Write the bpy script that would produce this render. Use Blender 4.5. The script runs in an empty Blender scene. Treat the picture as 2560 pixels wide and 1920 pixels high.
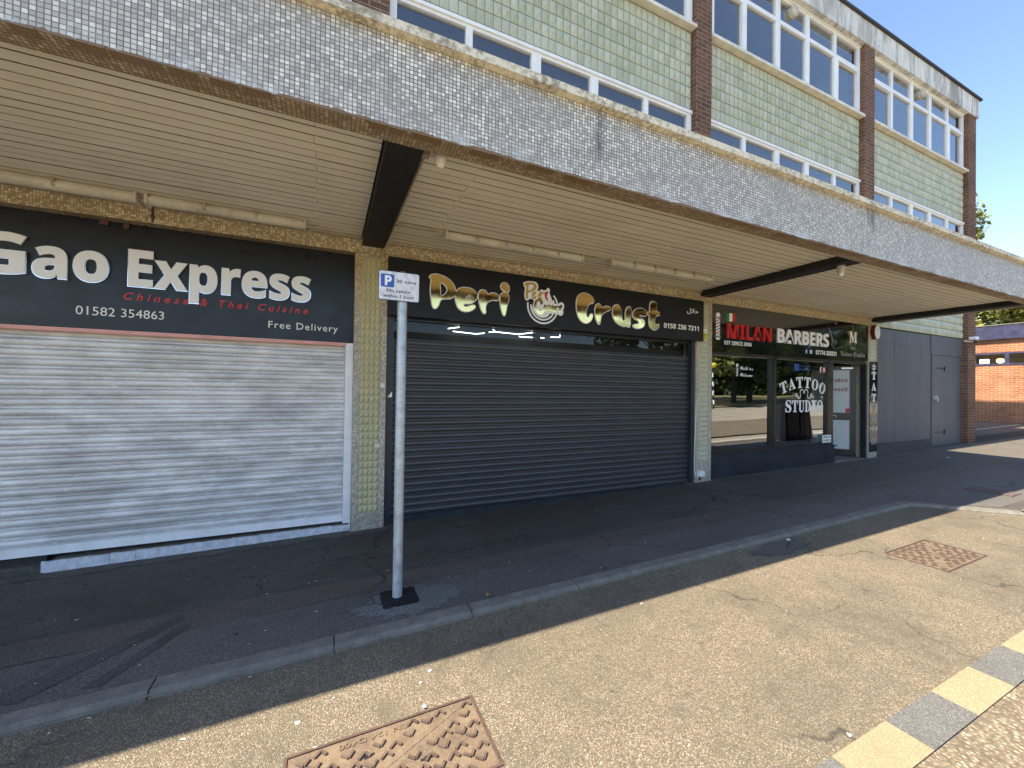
import bpy, math, random
from mathutils import Vector, Matrix
random.seed(7)
sc = bpy.context.scene
col = sc.collection
R = math.radians

# ---------------------------------------------------------------- camera
cd = bpy.data.cameras.new("camera"); cam = bpy.data.objects.new("camera", cd); col.objects.link(cam)
YAW, PITCH, ROLL = 0.4265, 0.0104, 0.0144
fw = Vector((math.sin(YAW)*math.cos(PITCH), math.cos(YAW)*math.cos(PITCH), math.sin(PITCH)))
rt = Vector((math.cos(YAW), -math.sin(YAW), 0)); up = rt.cross(fw)
r2 = rt*math.cos(ROLL)+up*math.sin(ROLL); u2 = up*math.cos(ROLL)-rt*math.sin(ROLL)
m = Matrix((r2, u2, -fw)).transposed().to_4x4(); m.translation = Vector((0, -4.7422, 1.6))
cam.matrix_world = m
cd.sensor_width = 36; cd.lens = 1008.13/2560*36; cd.clip_start = 0.05; cd.clip_end = 2000
sc.camera = cam

# ---------------------------------------------------------------- light
SUN_EL = math.atan(1.42)
sd = bpy.data.lights.new("sun", 'SUN'); sd.energy = 3.2; sd.angle = R(0.53); sd.color = (1, 0.90, 0.72)
sun = bpy.data.objects.new("sun", sd); col.objects.link(sun)
sun.rotation_euler = Vector((1, -0.025, -1.42)).to_track_quat('-Z', 'Y').to_euler()
w = bpy.data.worlds.new("World"); sc.world = w; w.use_nodes = True
nt = w.node_tree; bg = nt.nodes['Background']
sky = nt.nodes.new('ShaderNodeTexSky'); sky.sky_type = 'NISHITA'; sky.sun_disc = False
sky.sun_elevation = SUN_EL; sky.sun_rotation = R(270); sky.altitude = 100; sky.air_density = 1.0; sky.dust_density = 0.35; sky.ozone_density = 4.0
tint = nt.nodes.new('ShaderNodeMix'); tint.data_type = 'RGBA'; tint.blend_type = 'MULTIPLY'; tint.inputs[0].default_value = 1.0; tint.inputs[7].default_value = (0.97, 0.885, 0.82, 1)
nt.links.new(sky.outputs[0], tint.inputs[6]); nt.links.new(tint.outputs[2], bg.inputs[0]); bg.inputs[1].default_value = 0.108
sc.view_settings.view_transform = 'Standard'; sc.view_settings.look = 'None'
sc.view_settings.exposure = 2.0; sc.view_settings.gamma = 1
sc.cycles.max_bounces = 8; sc.cycles.diffuse_bounces = 5; sc.cycles.glossy_bounces = 4

SL = 0.0187
def gz(x): return SL*max(-45, min(45, x))

# ---------------------------------------------------------------- mesh helpers
class MB:
    def __init__(s): s.v = []; s.f = []; s.m = []
    def quad(s, *p, mi=0):
        n = len(s.v); s.v += [tuple(q) for q in p]; s.f.append(tuple(range(n, n+len(p)))); s.m.append(mi); return s
    def box(s, x0, x1, y0, y1, z0, z1, mi=0):
        n = len(s.v)
        s.v += [(x, y, z) for z in (z0, z1) for y in (y0, y1) for x in (x0, x1)]
        for f in ((0,2,3,1),(4,5,7,6),(0,1,5,4),(2,6,7,3),(0,4,6,2),(1,3,7,5)):
            s.f.append(tuple(n+i for i in f)); s.m.append(mi)
        return s
    def gbox(s, x0, x1, y0, y1, z1, d=0.1, mi=0):
        """box standing on the sloping ground, bottom sunk d below it"""
        n = len(s.v)
        for z in (None, z1):
            for y in (y0, y1):
                for x in (x0, x1): s.v.append((x, y, gz(x)-d if z is None else z))
        for f in ((0,2,3,1),(4,5,7,6),(0,1,5,4),(2,6,7,3),(0,4,6,2),(1,3,7,5)):
            s.f.append(tuple(n+i for i in f)); s.m.append(mi)
        return s
    def tube(s, p0, p1, r0, r1=None, n=12, caps=True, mi=0):
        r1 = r0 if r1 is None else r1
        a = Vector(p0); b = Vector(p1); d = (b-a).normalized()
        u = d.orthogonal().normalized(); v = d.cross(u); k = len(s.v)
        for c, r in ((a, r0), (b, r1)):
            for i in range(n):
                t = 2*math.pi*i/n; s.v.append(tuple(c+u*r*math.cos(t)+v*r*math.sin(t)))
        for i in range(n):
            j = (i+1) % n; s.f.append((k+i, k+j, k+n+j, k+n+i)); s.m.append(mi)
        if caps:
            s.f.append(tuple(k+i for i in reversed(range(n)))); s.m.append(mi)
            s.f.append(tuple(k+n+i for i in range(n))); s.m.append(mi)
        return s
    def path(s, pts, r, n=8):
        for a, b in zip(pts, pts[1:]): s.tube(a, b, r, n=n)
        return s
    def lathe(s, c, prof, n=20, mi=0):
        k = len(s.v)
        for r, z in prof:
            for i in range(n):
                t = 2*math.pi*i/n; s.v.append((c[0]+r*math.cos(t), c[1]+r*math.sin(t), c[2]+z))
        for a in range(len(prof)-1):
            for i in range(n):
                j = (i+1) % n
                s.f.append((k+a*n+i, k+a*n+j, k+(a+1)*n+j, k+(a+1)*n+i)); s.m.append(mi)
        s.f.append(tuple(k+i for i in reversed(range(n)))); s.m.append(mi)
        e = k+(len(prof)-1)*n; s.f.append(tuple(e+i for i in range(n))); s.m.append(mi)
        return s
    def build(s, name, mat, parent=None, smooth=False, bevel=0, origin=None):
        me = bpy.data.meshes.new(name)
        me.from_pydata(s.v, [], s.f)
        mats = mat if isinstance(mat, (list, tuple)) else [mat]
        for q in mats: me.materials.append(q)
        for p, i in zip(me.polygons, s.m):
            p.material_index = i; p.use_smooth = smooth
        me.update(); boxuv(me)
        o = bpy.data.objects.new(name, me); col.objects.link(o)
        par(o, parent, origin)
        if bevel:
            b = o.modifiers.new('bevel', 'BEVEL'); b.width = bevel; b.segments = 2; b.limit_method = 'ANGLE'
        if smooth:
            try: me.set_sharp_from_angle(angle=R(40))
            except Exception: pass
        return o

def boxuv(me):
    uv = me.uv_layers.new(name='UVMap')
    vs = me.vertices
    for p in me.polygons:
        n = p.normal; ax, ay, az = abs(n.x), abs(n.y), abs(n.z)
        for li in p.loop_indices:
            c = vs[me.loops[li].vertex_index].co
            if ay >= ax and ay >= az: q = (c.x, c.z)
            elif ax >= az: q = (c.y+0.007, c.z)
            else: q = (c.x, c.y)
            uv.data[li].uv = q

def wloc(o):
    l = o.location.copy()
    while o.parent: o = o.parent; l += o.location
    return l
def par(o, parent, origin=None):
    """parts are modelled in world coordinates; origin moves a top-level object's origin to its base"""
    if origin is not None:
        me = o.data
        me.transform(Matrix.Translation(-Vector(origin))); o.location = origin
    if parent is not None:
        o.parent = parent
        if parent.get('_local') or (parent.parent and parent.parent.get('_local')): return
        o.location = -wloc(parent) if origin is None else Vector(origin)-wloc(parent)

def tag(o, label=None, cat=None, group=None, kind=None):
    if label: o['label'] = label
    if cat: o['category'] = cat
    if group: o['group'] = group
    if kind: o['kind'] = kind
    return o
def empty(name, loc, label, cat, group=None):
    o = bpy.data.objects.new(name, None); col.objects.link(o); o.location = loc
    o.empty_display_size = 0.2
    return tag(o, label, cat, group)
def copy_tree(o, parent=None):
    c = o.copy(); col.objects.link(c)
    if parent: c.parent = parent
    for ch in [k for k in bpy.data.objects if k.parent == o]: copy_tree(ch, c)
    return c

# ---------------------------------------------------------------- materials
class NB:
    def __init__(s, name):
        s.mat = bpy.data.materials.new(name); s.mat.use_nodes = True
        s.t = s.mat.node_tree; s.b = s.t.nodes['Principled BSDF']
    def n(s, typ, ins=None, **kw):
        nd = s.t.nodes.new('ShaderNode'+typ)
        for k, v in kw.items(): setattr(nd, k, v)
        if ins:
            for k, v in ins.items():
                sock = nd.inputs[k]
                if isinstance(v, bpy.types.NodeSocket): s.t.links.new(v, sock)
                else: sock.default_value = v
        return nd
    def set(s, **kw):
        for k, v in kw.items():
            sock = s.b.inputs[k.replace('_', ' ')]
            if isinstance(v, bpy.types.NodeSocket): s.t.links.new(v, sock)
            else: sock.default_value = v
    def uv(s): return s.n('TexCoord').outputs['UV']
    def obj(s): return s.n('NewGeometry').outputs['Position']
    def math(s, op, a, b=0.0, c=0.0, clamp=False):
        nd = s.n('Math', operation=op, use_clamp=clamp)
        for i, v in enumerate((a, b, c)):
            if isinstance(v, bpy.types.NodeSocket): s.t.links.new(v, nd.inputs[i])
            else: nd.inputs[i].default_value = v
        return nd.outputs[0]
    def vmul(s, v, k):
        nd = s.n('VectorMath', operation='MULTIPLY'); s.t.links.new(v, nd.inputs[0]); nd.inputs[1].default_value = k; return nd.outputs[0]
    def noise(s, v, scale, detail=4, rough=0.6, dist=0.0):
        return s.n('TexNoise', {'Vector': v, 'Scale': scale, 'Detail': detail, 'Roughness': rough, 'Distortion': dist}).outputs['Fac']
    def ramp(s, f, stops, interp='LINEAR'):
        nd = s.n('ValToRGB', {'Fac': f}); cr = nd.color_ramp; cr.interpolation = interp
        while len(cr.elements) < len(stops): cr.elements.new(0.5)
        for e, (p, c) in zip(cr.elements, stops):
            e.position = p; e.color = (*c, 1) if isinstance(c, tuple) else (c, c, c, 1)
        return nd.outputs[0]
    def mix(s, f, a, b, mode='MIX'):
        nd = s.n('Mix', data_type='RGBA', blend_type=mode)
        for i, v in ((0, f), (6, a), (7, b)):
            if isinstance(v, bpy.types.NodeSocket): s.t.links.new(v, nd.inputs[i])
            elif isinstance(v, (int, float)) and i == 0: nd.inputs[i].default_value = v
            else: nd.inputs[i].default_value = (*v, 1) if isinstance(v, tuple) else (v, v, v, 1)
        return nd.outputs[2]
    def bump(s, h, strength=0.5, dist=0.01, normal=None):
        ins = {'Height': h, 'Strength': strength, 'Distance': dist}
        if normal is not None: ins['Normal'] = normal
        return s.n('Bump', ins).outputs[0]

def paint(name, c, rough=0.5, metal=0.0, var=0.12, scale=6.0, spec=0.5, bump=0.0, coat=0.0):
    b = NB(name); g = b.obj()
    n = b.noise(g, scale, 5, 0.65); n2 = b.noise(g, scale*9, 3, 0.6)
    f = b.math('ADD', b.math('MULTIPLY', n, 0.7), b.math('MULTIPLY', n2, 0.3))
    lo = tuple(max(0, x*(1-var*1.6)) for x in c); hi = tuple(min(1, x*(1+var)) for x in c)
    b.set(Base_Color=b.ramp(f, [(0.3, lo), (0.7, hi)]), Metallic=metal, Specular_IOR_Level=spec, Coat_Weight=coat,
          Roughness=b.ramp(n, [(0.3, max(0.02, rough-0.06)), (0.7, min(1, rough+0.1))]))
    if bump: b.set(Normal=b.bump(n2, bump, 0.01))
    return b.mat

def mosaic(name, size, stops, grout, gap=0.1, stain=None, rough=0.35, sx=1.0):
    """small square glazed tiles, one random colour each, in grout"""
    b = NB(name); uv = b.uv(); g = b.obj()
    v = b.vmul(uv, (1/(size*sx), 1/size, 1))
    wob = b.n('TexNoise', {'Vector': uv, 'Scale': 9.0, 'Detail': 2}).outputs['Color']
    v = b.n('VectorMath', {0: v, 1: b.vmul(wob, (0.14, 0.14, 0))}, operation='ADD').outputs[0]
    fl = b.n('VectorMath', {0: v}, operation='FLOOR').outputs[0]
    fr = b.n('VectorMath', {0: v}, operation='FRACTION').outputs[0]
    wn = b.n('TexWhiteNoise', {'Vector': fl}, noise_dimensions='2D').outputs['Value']
    colr = b.ramp(wn, stops, 'CONSTANT')
    s = b.n('SeparateXYZ', {0: fr})
    ex = b.math('MINIMUM', s.outputs[0], b.math('SUBTRACT', 1.0, s.outputs[0]))
    ey = b.math('MINIMUM', s.outputs[1], b.math('SUBTRACT', 1.0, s.outputs[1]))
    e = b.math('MINIMUM', ex, ey)
    tile = b.ramp(e, [(gap*0.7, 0.0), (gap*1.5, 1.0)])
    big = b.noise(g, 1.6, 6, 0.7)
    c = b.mix(tile, grout, colr)
    d = b.ramp(big, [(0.42, 0.0), (0.68, 0.55)])
    c = b.mix(d, c, stain or tuple(x*0.6 for x in grout))
    b.set(Base_Color=c, Roughness=b.ramp(tile, [(0, 0.9), (1, rough)]), Normal=b.bump(tile, 0.6, 0.002))
    return b, c

M = {}
# canopy fascia: grey-white mosaic with render smears at its lower edge, dark streaks, broken edge
b, c = mosaic('grey_mosaic', 0.0245, [(0, (0.52, 0.48, 0.42)), (0.22, (0.66, 0.62, 0.54)), (0.42, (0.46, 0.425, 0.375)), (0.55, (0.72, 0.68, 0.59)), (0.78, (0.92, 0.87, 0.77)), (0.93, (0.56, 0.52, 0.45))], (0.115, 0.11, 0.10), 0.085, stain=(0.36, 0.345, 0.31))
g = b.obj(); sp = b.n('SeparateXYZ', {0: g})
ns = b.noise(g, 3.1, 6, 0.7); nz = b.noise(b.vmul(g, (1, 1, 0.25)), 8.0, 5, 0.7)
low = b.math('MULTIPLY', b.math('SUBTRACT', 3.30, sp.outputs[2]), 7.0, clamp=True)
sm = b.math('MULTIPLY', low, b.ramp(ns, [(0.50, 0.0), (0.60, 1.0)]))
c = b.mix(b.math('MULTIPLY', sm, 0.75), c, (0.62, 0.62, 0.60))
# rain streaks below the coping joints
strk = 0.0
def streak(x0, wd, z0, amt):
    dx = b.math('ABSOLUTE', b.math('SUBTRACT', b.math('ADD', sp.outputs[0], b.math('MULTIPLY', b.math('SUBTRACT', nz, 0.5), wd*3)), x0))
    a = b.math('SUBTRACT', 1.0, b.math('DIVIDE', dx, wd), clamp=True)
    zz = b.math('MULTIPLY', b.math('SUBTRACT', sp.outputs[2], z0), 6.0, clamp=True)
    return b.math('MULTIPLY', b.math('MULTIPLY', a, zz), amt)
st = b.math('MAXIMUM', streak(1.83, 0.05, 3.25, 0.8), streak(5.62, 0.10, 3.38, 1.0))
c = b.mix(b.math('MULTIPLY', st, b.ramp(nz, [(0.4, 0.25), (0.6, 1.0)])), c, (0.035, 0.035, 0.045))
sz = b.math('ADD', sp.outputs[2], b.math('MULTIPLY', b.math('SUBTRACT', ns, 0.5), 0.10))
brk = b.math('MULTIPLY', b.math('LESS_THAN', sz, 3.163), b.math('LESS_THAN', sp.outputs[1], -2.2))
c = b.mix(brk, c, (0.22, 0.14, 0.07))
b.set(Base_Color=c); M['fascia'] = b.mat
b, c = mosaic('tan_mosaic', 0.021, [(0, (0.58, 0.46, 0.29)), (0.25, (0.40, 0.305, 0.18)), (0.5, (0.72, 0.61, 0.41)), (0.72, (0.48, 0.37, 0.225)), (0.86, (0.84, 0.75, 0.55))], (0.27, 0.21, 0.135), 0.07, stain=(0.30, 0.22, 0.13))
M['tan'] = b.mat
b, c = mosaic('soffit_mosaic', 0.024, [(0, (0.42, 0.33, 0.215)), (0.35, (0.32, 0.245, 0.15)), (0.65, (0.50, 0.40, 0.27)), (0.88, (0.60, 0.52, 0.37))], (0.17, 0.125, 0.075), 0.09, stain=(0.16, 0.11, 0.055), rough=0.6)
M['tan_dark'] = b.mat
b, c = mosaic('grey_column_mosaic', 0.021, [(0, (0.62, 0.56, 0.46)), (0.30, (0.44, 0.39, 0.31)), (0.50, (0.78, 0.72, 0.61)), (0.80, (0.52, 0.465, 0.37))], (0.30, 0.27, 0.22), 0.085, stain=(0.22, 0.21, 0.18))
# columns run from tan at the top to grey at the foot where dirt has gathered
g = b.obj(); sp = b.n('SeparateXYZ', {0: g})
hi = b.math('MULTIPLY', b.math('SUBTRACT', sp.outputs[2], 1.9), 0.9, clamp=True)
c2 = b.mix(b.math('MULTIPLY', hi, 0.8), c, b.mix(1.0, c, (1.0, 0.78, 0.48), 'MULTIPLY'))
dirt = b.math('MULTIPLY', b.math('SUBTRACT', 0.35, sp.outputs[2]), 2.2, clamp=True)
c2 = b.mix(b.math('MULTIPLY', dirt, b.ramp(b.noise(g, 14, 5, 0.7), [(0.35, 0.2), (0.7, 0.9)])), c2, (0.10, 0.10, 0.085))
b.set(Base_Color=c2); M['colmos'] = b.mat

def brick(name, c1, c2, mortar, w=0.225, h=0.075, bump=0.5):
    b = NB(name); uv = b.uv(); g = b.obj()
    nd = b.n('TexBrick', {'Vector': uv, 'Color1': (*c1, 1), 'Color2': (*c2, 1), 'Mortar': (*mortar, 1), 'Scale': 1.0, 'Mortar Size': 0.007, 'Mortar Smooth': 0.15, 'Bias': 0.0, 'Brick Width': w, 'Row Height': h})
    n = b.noise(g, 30, 5, 0.7); n2 = b.noise(g, 1.4, 4)
    c = b.mix(0.55, nd.outputs[0], b.mix(1.0, nd.outputs[0], b.ramp(n, [(0.3, 0.45), (0.7, 1.5)]), 'MULTIPLY'))
    c = b.mix(0.5, c, b.mix(1.0, c, b.ramp(n2, [(0.35, 0.6), (0.65, 1.3)]), 'MULTIPLY'))
    h_ = b.math('SUBTRACT', b.math('MULTIPLY', n, 0.35), nd.outputs['Fac'])
    b.set(Base_Color=c, Roughness=0.9, Specular_IOR_Level=0.25, Normal=b.bump(h_, bump, 0.006))
    return b.mat
M['brick'] = brick('brown_brick', (0.20, 0.10, 0.062), (0.125, 0.066, 0.045), (0.27, 0.21, 0.155))
M['brick_far'] = brick('orange_brick', (0.42, 0.165, 0.08), (0.31, 0.115, 0.055), (0.46, 0.37, 0.26))

def tilemat(name, c, dark):
    b = NB(name); g = b.obj(); n = b.noise(g, 3.0, 5, 0.65); n2 = b.noise(b.vmul(g, (1, 1, 0.2)), 22, 4, 0.7)
    cc = b.mix(b.ramp(n, [(0.35, 0.0), (0.7, 0.5)]), c, tuple(x*0.75 for x in c))
    cc = b.mix(b.ramp(n2, [(0.58, 0.0), (0.75, 0.6)]), cc, dark)
    b.set(Base_Color=cc, Roughness=0.38, Specular_IOR_Level=0.45); return b.mat
M['sage'] = tilemat('sage_glazed_tile', (0.51, 0.515, 0.365), (0.20, 0.20, 0.14))
M['sage2'] = tilemat('sage_glazed_tile_pale', (0.56, 0.56, 0.42), (0.22, 0.22, 0.16))
M['sage3'] = tilemat('sage_glazed_tile_deep', (0.45, 0.46, 0.315), (0.17, 0.17, 0.115))
M['olive'] = tilemat('olive_glazed_tile', (0.52, 0.48, 0.27), (0.24, 0.21, 0.11))
M['joint'] = paint('dark_tile_joint', (0.06, 0.06, 0.04), 0.9)
M['jointlow'] = paint('pale_tile_joint', (0.40, 0.38, 0.30), 0.9)

# soffit boards
b = NB('cream_painted_board'); g = b.obj(); n = b.noise(b.vmul(g, (0.25, 1, 1)), 9, 5, 0.7); n2 = b.noise(b.vmul(g, (0.6, 3, 1)), 16, 5, 0.8, 0.5); n3 = b.noise(g, 0.9, 3)
c = b.mix(b.ramp(n, [(0.35, 0.0), (0.7, 0.6)]), (0.86, 0.79, 0.635), (0.77, 0.70, 0.55))
c = b.mix(b.ramp(n2, [(0.62, 0.0), (0.72, 0.7)]), c, (0.22, 0.17, 0.11))
c = b.mix(b.ramp(n3, [(0.45, 0.0), (0.75, 0.35)]), c, (0.50, 0.43, 0.31))
b.set(Base_Color=c, Roughness=0.55, Normal=b.bump(n2, 0.15, 0.004)); M['board'] = b.mat
M['groove'] = paint('board_groove', (0.30, 0.235, 0.16), 0.9)
M['black_beam'] = paint('black_beam_paint', (0.013, 0.012, 0.011), 0.65, var=0.4, bump=0.2)
M['lamp_cream'] = paint('grubby_cream_plastic', (0.58, 0.54, 0.45), 0.4, var=0.22, scale=3)
M['upvc'] = paint('white_upvc', (0.88, 0.87, 0.84), 0.32, var=0.06)
M['sill'] = paint('off_white_sill', (0.78, 0.72, 0.60), 0.5, var=0.2)
M['pipe'] = paint('cream_conduit', (0.42, 0.36, 0.26), 0.5, var=0.25, scale=20)

b = NB('roof_fascia_render'); g = b.obj(); n = b.noise(b.vmul(g, (1, 1, 0.3)), 5, 7, 0.75); n2 = b.noise(b.vmul(g, (1.2, 1, 0.22)), 2.2, 6, 0.75)
sp = b.n('SeparateXYZ', {0: g}); east = b.math('MULTIPLY', b.math('SUBTRACT', sp.outputs[0], 13.0), 0.09, clamp=True)
c = b.mix(b.ramp(n, [(0.4, 0.0), (0.7, 0.8)]), (0.80, 0.78, 0.72), (0.52, 0.50, 0.46))
c = b.mix(b.math('MULTIPLY', b.ramp(n2, [(0.47, 0.0), (0.58, 1.0)]), b.math('ADD', east, 0.5)), c, (0.13, 0.115, 0.09))
b.set(Base_Color=c, Roughness=0.8); M['rooffas'] = b.mat
M['felt'] = paint('dark_roof_edge', (0.05, 0.045, 0.05), 0.7)
b = NB('weathered_coping'); g = b.obj(); n = b.noise(g, 26, 6, 0.75); n2 = b.noise(g, 4, 4)
c = b.mix(b.ramp(b.math('ADD', b.math('MULTIPLY', n, 0.7), b.math('MULTIPLY', n2, 0.3)), [(0.46, 0.0), (0.60, 1.0)]), (0.80, 0.73, 0.56), (0.32, 0.28, 0.20))
b.set(Base_Color=c, Roughness=0.9, Normal=b.bump(n, 0.4, 0.01)); M['coping'] = b.mat

# glass: real panes, mostly mirror at these slanting angles, dim room behind
def glass(name, tint, k):
    b = NB(name); t = b.t; t.nodes.remove(b.b)
    out = t.nodes['Material Output']
    tr = b.n('BsdfTransparent', {'Color': (*tint, 1)}); gl = b.n('BsdfGlossy', {'Color': (0.93, 0.97, 1.0, 1), 'Roughness': 0.0})
    g = b.obj(); nb = b.bump(b.noise(g, 1.3, 2), 0.06, 0.02); t.links.new(nb, gl.inputs['Normal'])
    lw = b.n('LayerWeight', {'Blend': 0.5}); f = b.math('POWER', lw.outputs['Facing'], 3.2)
    f = b.math('ADD', b.math('MULTIPLY', f, 1-k), k, clamp=True)
    mx = b.n('MixShader', {0: f}); t.links.new(tr.outputs[0], mx.inputs[1]); t.links.new(gl.outputs[0], mx.inputs[2])
    t.links.new(mx.outputs[0], out.inputs[0]); return b.mat
M['glass'] = glass('window_glass', (0.75, 0.78, 0.8), 0.13)
M['darkglass'] = glass('dark_vision_glass', (0.5, 0.5, 0.5), 0.03)
M['shopglass'] = glass('shop_window_glass', (0.35, 0.37, 0.38), 0.30)
M['room'] = paint('dim_room_wall', (0.34, 0.34, 0.34), 0.9)
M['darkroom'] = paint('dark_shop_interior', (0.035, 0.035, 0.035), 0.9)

# shutters
b = NB('galvanised_shutter'); g = b.obj(); n = b.noise(b.vmul(g, (0.8, 1, 2.5)), 2.6, 6, 0.75); n2 = b.noise(b.vmul(g, (1, 1, 1.8)), 11, 5, 0.75, 0.6); n3 = b.noise(g, 1.3, 4)
c = b.mix(b.ramp(n, [(0.35, 0.0), (0.65, 1.0)]), (0.50, 0.50, 0.50), (0.84, 0.84, 0.83))
c = b.mix(b.ramp(n2, [(0.62, 0.0), (0.70, 0.85)]), c, (0.93, 0.93, 0.93))
c = b.mix(b.ramp(n3, [(0.5, 0.0), (0.72, 0.5)]), c, (0.40, 0.39, 0.39))
b.set(Base_Color=c, Metallic=0.35, Roughness=0.5); M['galv'] = b.mat
b = NB('anthracite_shutter'); g = b.obj(); n = b.noise(b.vmul(g, (1, 1, 3)), 4, 5, 0.7); n2 = b.noise(b.vmul(g, (1, 1, 2)), 26, 5, 0.8, 0.4)
c = b.mix(b.ramp(n, [(0.35, 0.0), (0.7, 1.0)]), (0.045, 0.049, 0.055), (0.066, 0.070, 0.077))
c = b.mix(b.ramp(n2, [(0.70, 0.0), (0.78, 0.35)]), c, (0.16, 0.17, 0.19))
b.set(Base_Color=c, Roughness=b.ramp(n, [(0.3, 0.30), (0.7, 0.42)]), Specular_IOR_Level=0.6); M['anth'] = b.mat
M['white_metal'] = paint('white_powder_coat', (0.86, 0.87, 0.88), 0.35, var=0.1)
M['navy_metal'] = paint('anthracite_metal', (0.026, 0.032, 0.042), 0.38, var=0.25)
M['dark_frame'] = paint('dark_window_frame', (0.018, 0.018, 0.021), 0.3, var=0.3)
M['stall'] = paint('navy_stallriser', (0.020, 0.025, 0.036), 0.5, var=0.35, scale=3, bump=0.1)
M['gaoboard'] = paint('slate_sign_panel', (0.010, 0.014, 0.022), 0.3, var=0.15, spec=0.45)
M['periboard'] = paint('black_sign_panel', (0.008, 0.009, 0.012), 0.42, var=0.2, spec=0.35)
M['gloss_black'] = paint('gloss_black_acrylic', (0.006, 0.006, 0.007), 0.045, var=0.1, spec=1.0, coat=0.6)
M['acrylic'] = paint('white_acrylic', (0.90, 0.91, 0.95), 0.3, var=0.03)
M['chrome'] = paint('chrome_edge', (0.75, 0.76, 0.8), 0.12, metal=1.0, var=0.03)
M['white'] = paint('white_vinyl', (0.90, 0.90, 0.88), 0.45, var=0.04)
M['red'] = paint('red_vinyl', (0.55, 0.015, 0.02), 0.3, var=0.1)
M['maroon'] = paint('maroon_plastic', (0.10, 0.012, 0.02), 0.4)
M['redneon'] = paint('red_letter_vinyl', (0.42, 0.02, 0.03), 0.35, var=0.1)
M['blue'] = paint('blue_vinyl', (0.03, 0.10, 0.42), 0.35, var=0.1)
M['green'] = paint('green_vinyl', (0.01, 0.20, 0.08), 0.35)
M['yellow'] = paint('yellow_sticker', (0.72, 0.62, 0.03), 0.4)
M['black'] = paint('black_print', (0.02, 0.02, 0.022), 0.5)
M['grey_vinyl'] = paint('grey_vinyl', (0.32, 0.32, 0.33), 0.4)
M['silver'] = paint('brushed_silver', (0.5, 0.5, 0.5), 0.25, metal=0.9)
M['gold'] = paint('mirror_gold', (0.86, 0.66, 0.26), 0.04, metal=1.0, var=0.02)
M['goldline'] = paint('gold_line', (0.55, 0.38, 0.16), 0.25, metal=0.8)
M['pink'] = paint('pink_tube', (0.80, 0.42, 0.38), 0.4)
M['ledge'] = paint('flaking_white_ledge', (0.66, 0.68, 0.74), 0.7, var=0.25, scale=22, bump=0.4)
M['concrete'] = paint('dirty_concrete', (0.10, 0.095, 0.085), 0.95, var=0.4, scale=12, bump=0.5)
M['kerb'] = paint('kerb_concrete', (0.19, 0.175, 0.148), 0.9, var=0.3, scale=9, bump=0.4)
M['galvpole'] = paint('galvanised_pole', (0.50, 0.55, 0.57), 0.42, metal=0.35, var=0.25, scale=14)
b = NB('sign_white_dirty'); g = b.obj(); n = b.noise(g, 32, 6, 0.75)
b.set(Base_Color=b.mix(b.ramp(n, [(0.42, 0.0), (0.66, 0.75)]), (0.80, 0.80, 0.82), (0.42, 0.41, 0.40)), Roughness=0.45); M['signwhite'] = b.mat
b = NB('grey_painted_ply'); g = b.obj(); n = b.noise(b.vmul(g, (1, 1, 0.22)), 4, 6, 0.7); n2 = b.noise(b.vmul(g, (3, 1, 0.15)), 9, 5, 0.75)
c = b.mix(b.ramp(n, [(0.35, 0.0), (0.7, 1.0)]), (0.095, 0.102, 0.115), (0.13, 0.136, 0.15))
c = b.mix(b.ramp(n2, [(0.62, 0.0), (0.78, 0.5)]), c, (0.17, 0.165, 0.155))
b.set(Base_Color=c, Roughness=0.5, Normal=b.bump(n2, 0.1, 0.01)); M['ply'] = b.mat
M['frost'] = paint('frosted_glass_film', (0.50, 0.54, 0.54), 0.35, var=0.05)
M['navy_trim'] = paint('navy_painted_trim', (0.050, 0.050, 0.105), 0.4, var=0.25)
M['rubber'] = paint('black_rubber', (0.015, 0.015, 0.015), 0.7)
M['cabinet'] = paint('dark_cabinet_paint', (0.010, 0.011, 0.014), 0.45, var=0.3)

def lit(name, c, e):
    b = NB(name); b.set(Base_Color=(*c, 1), Emission_Color=(*c, 1), Emission_Strength=e); return b.mat
M['led'] = lit('lit_led_tube', (0.9, 1.0, 0.95), 2.2)
M['warmlamp'] = lit('warm_lit_lamp', (1.0, 0.66, 0.22), 2.0)
M['coollamp'] = lit('cool_lit_lamp', (1.0, 0.92, 0.7), 2.4)

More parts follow.
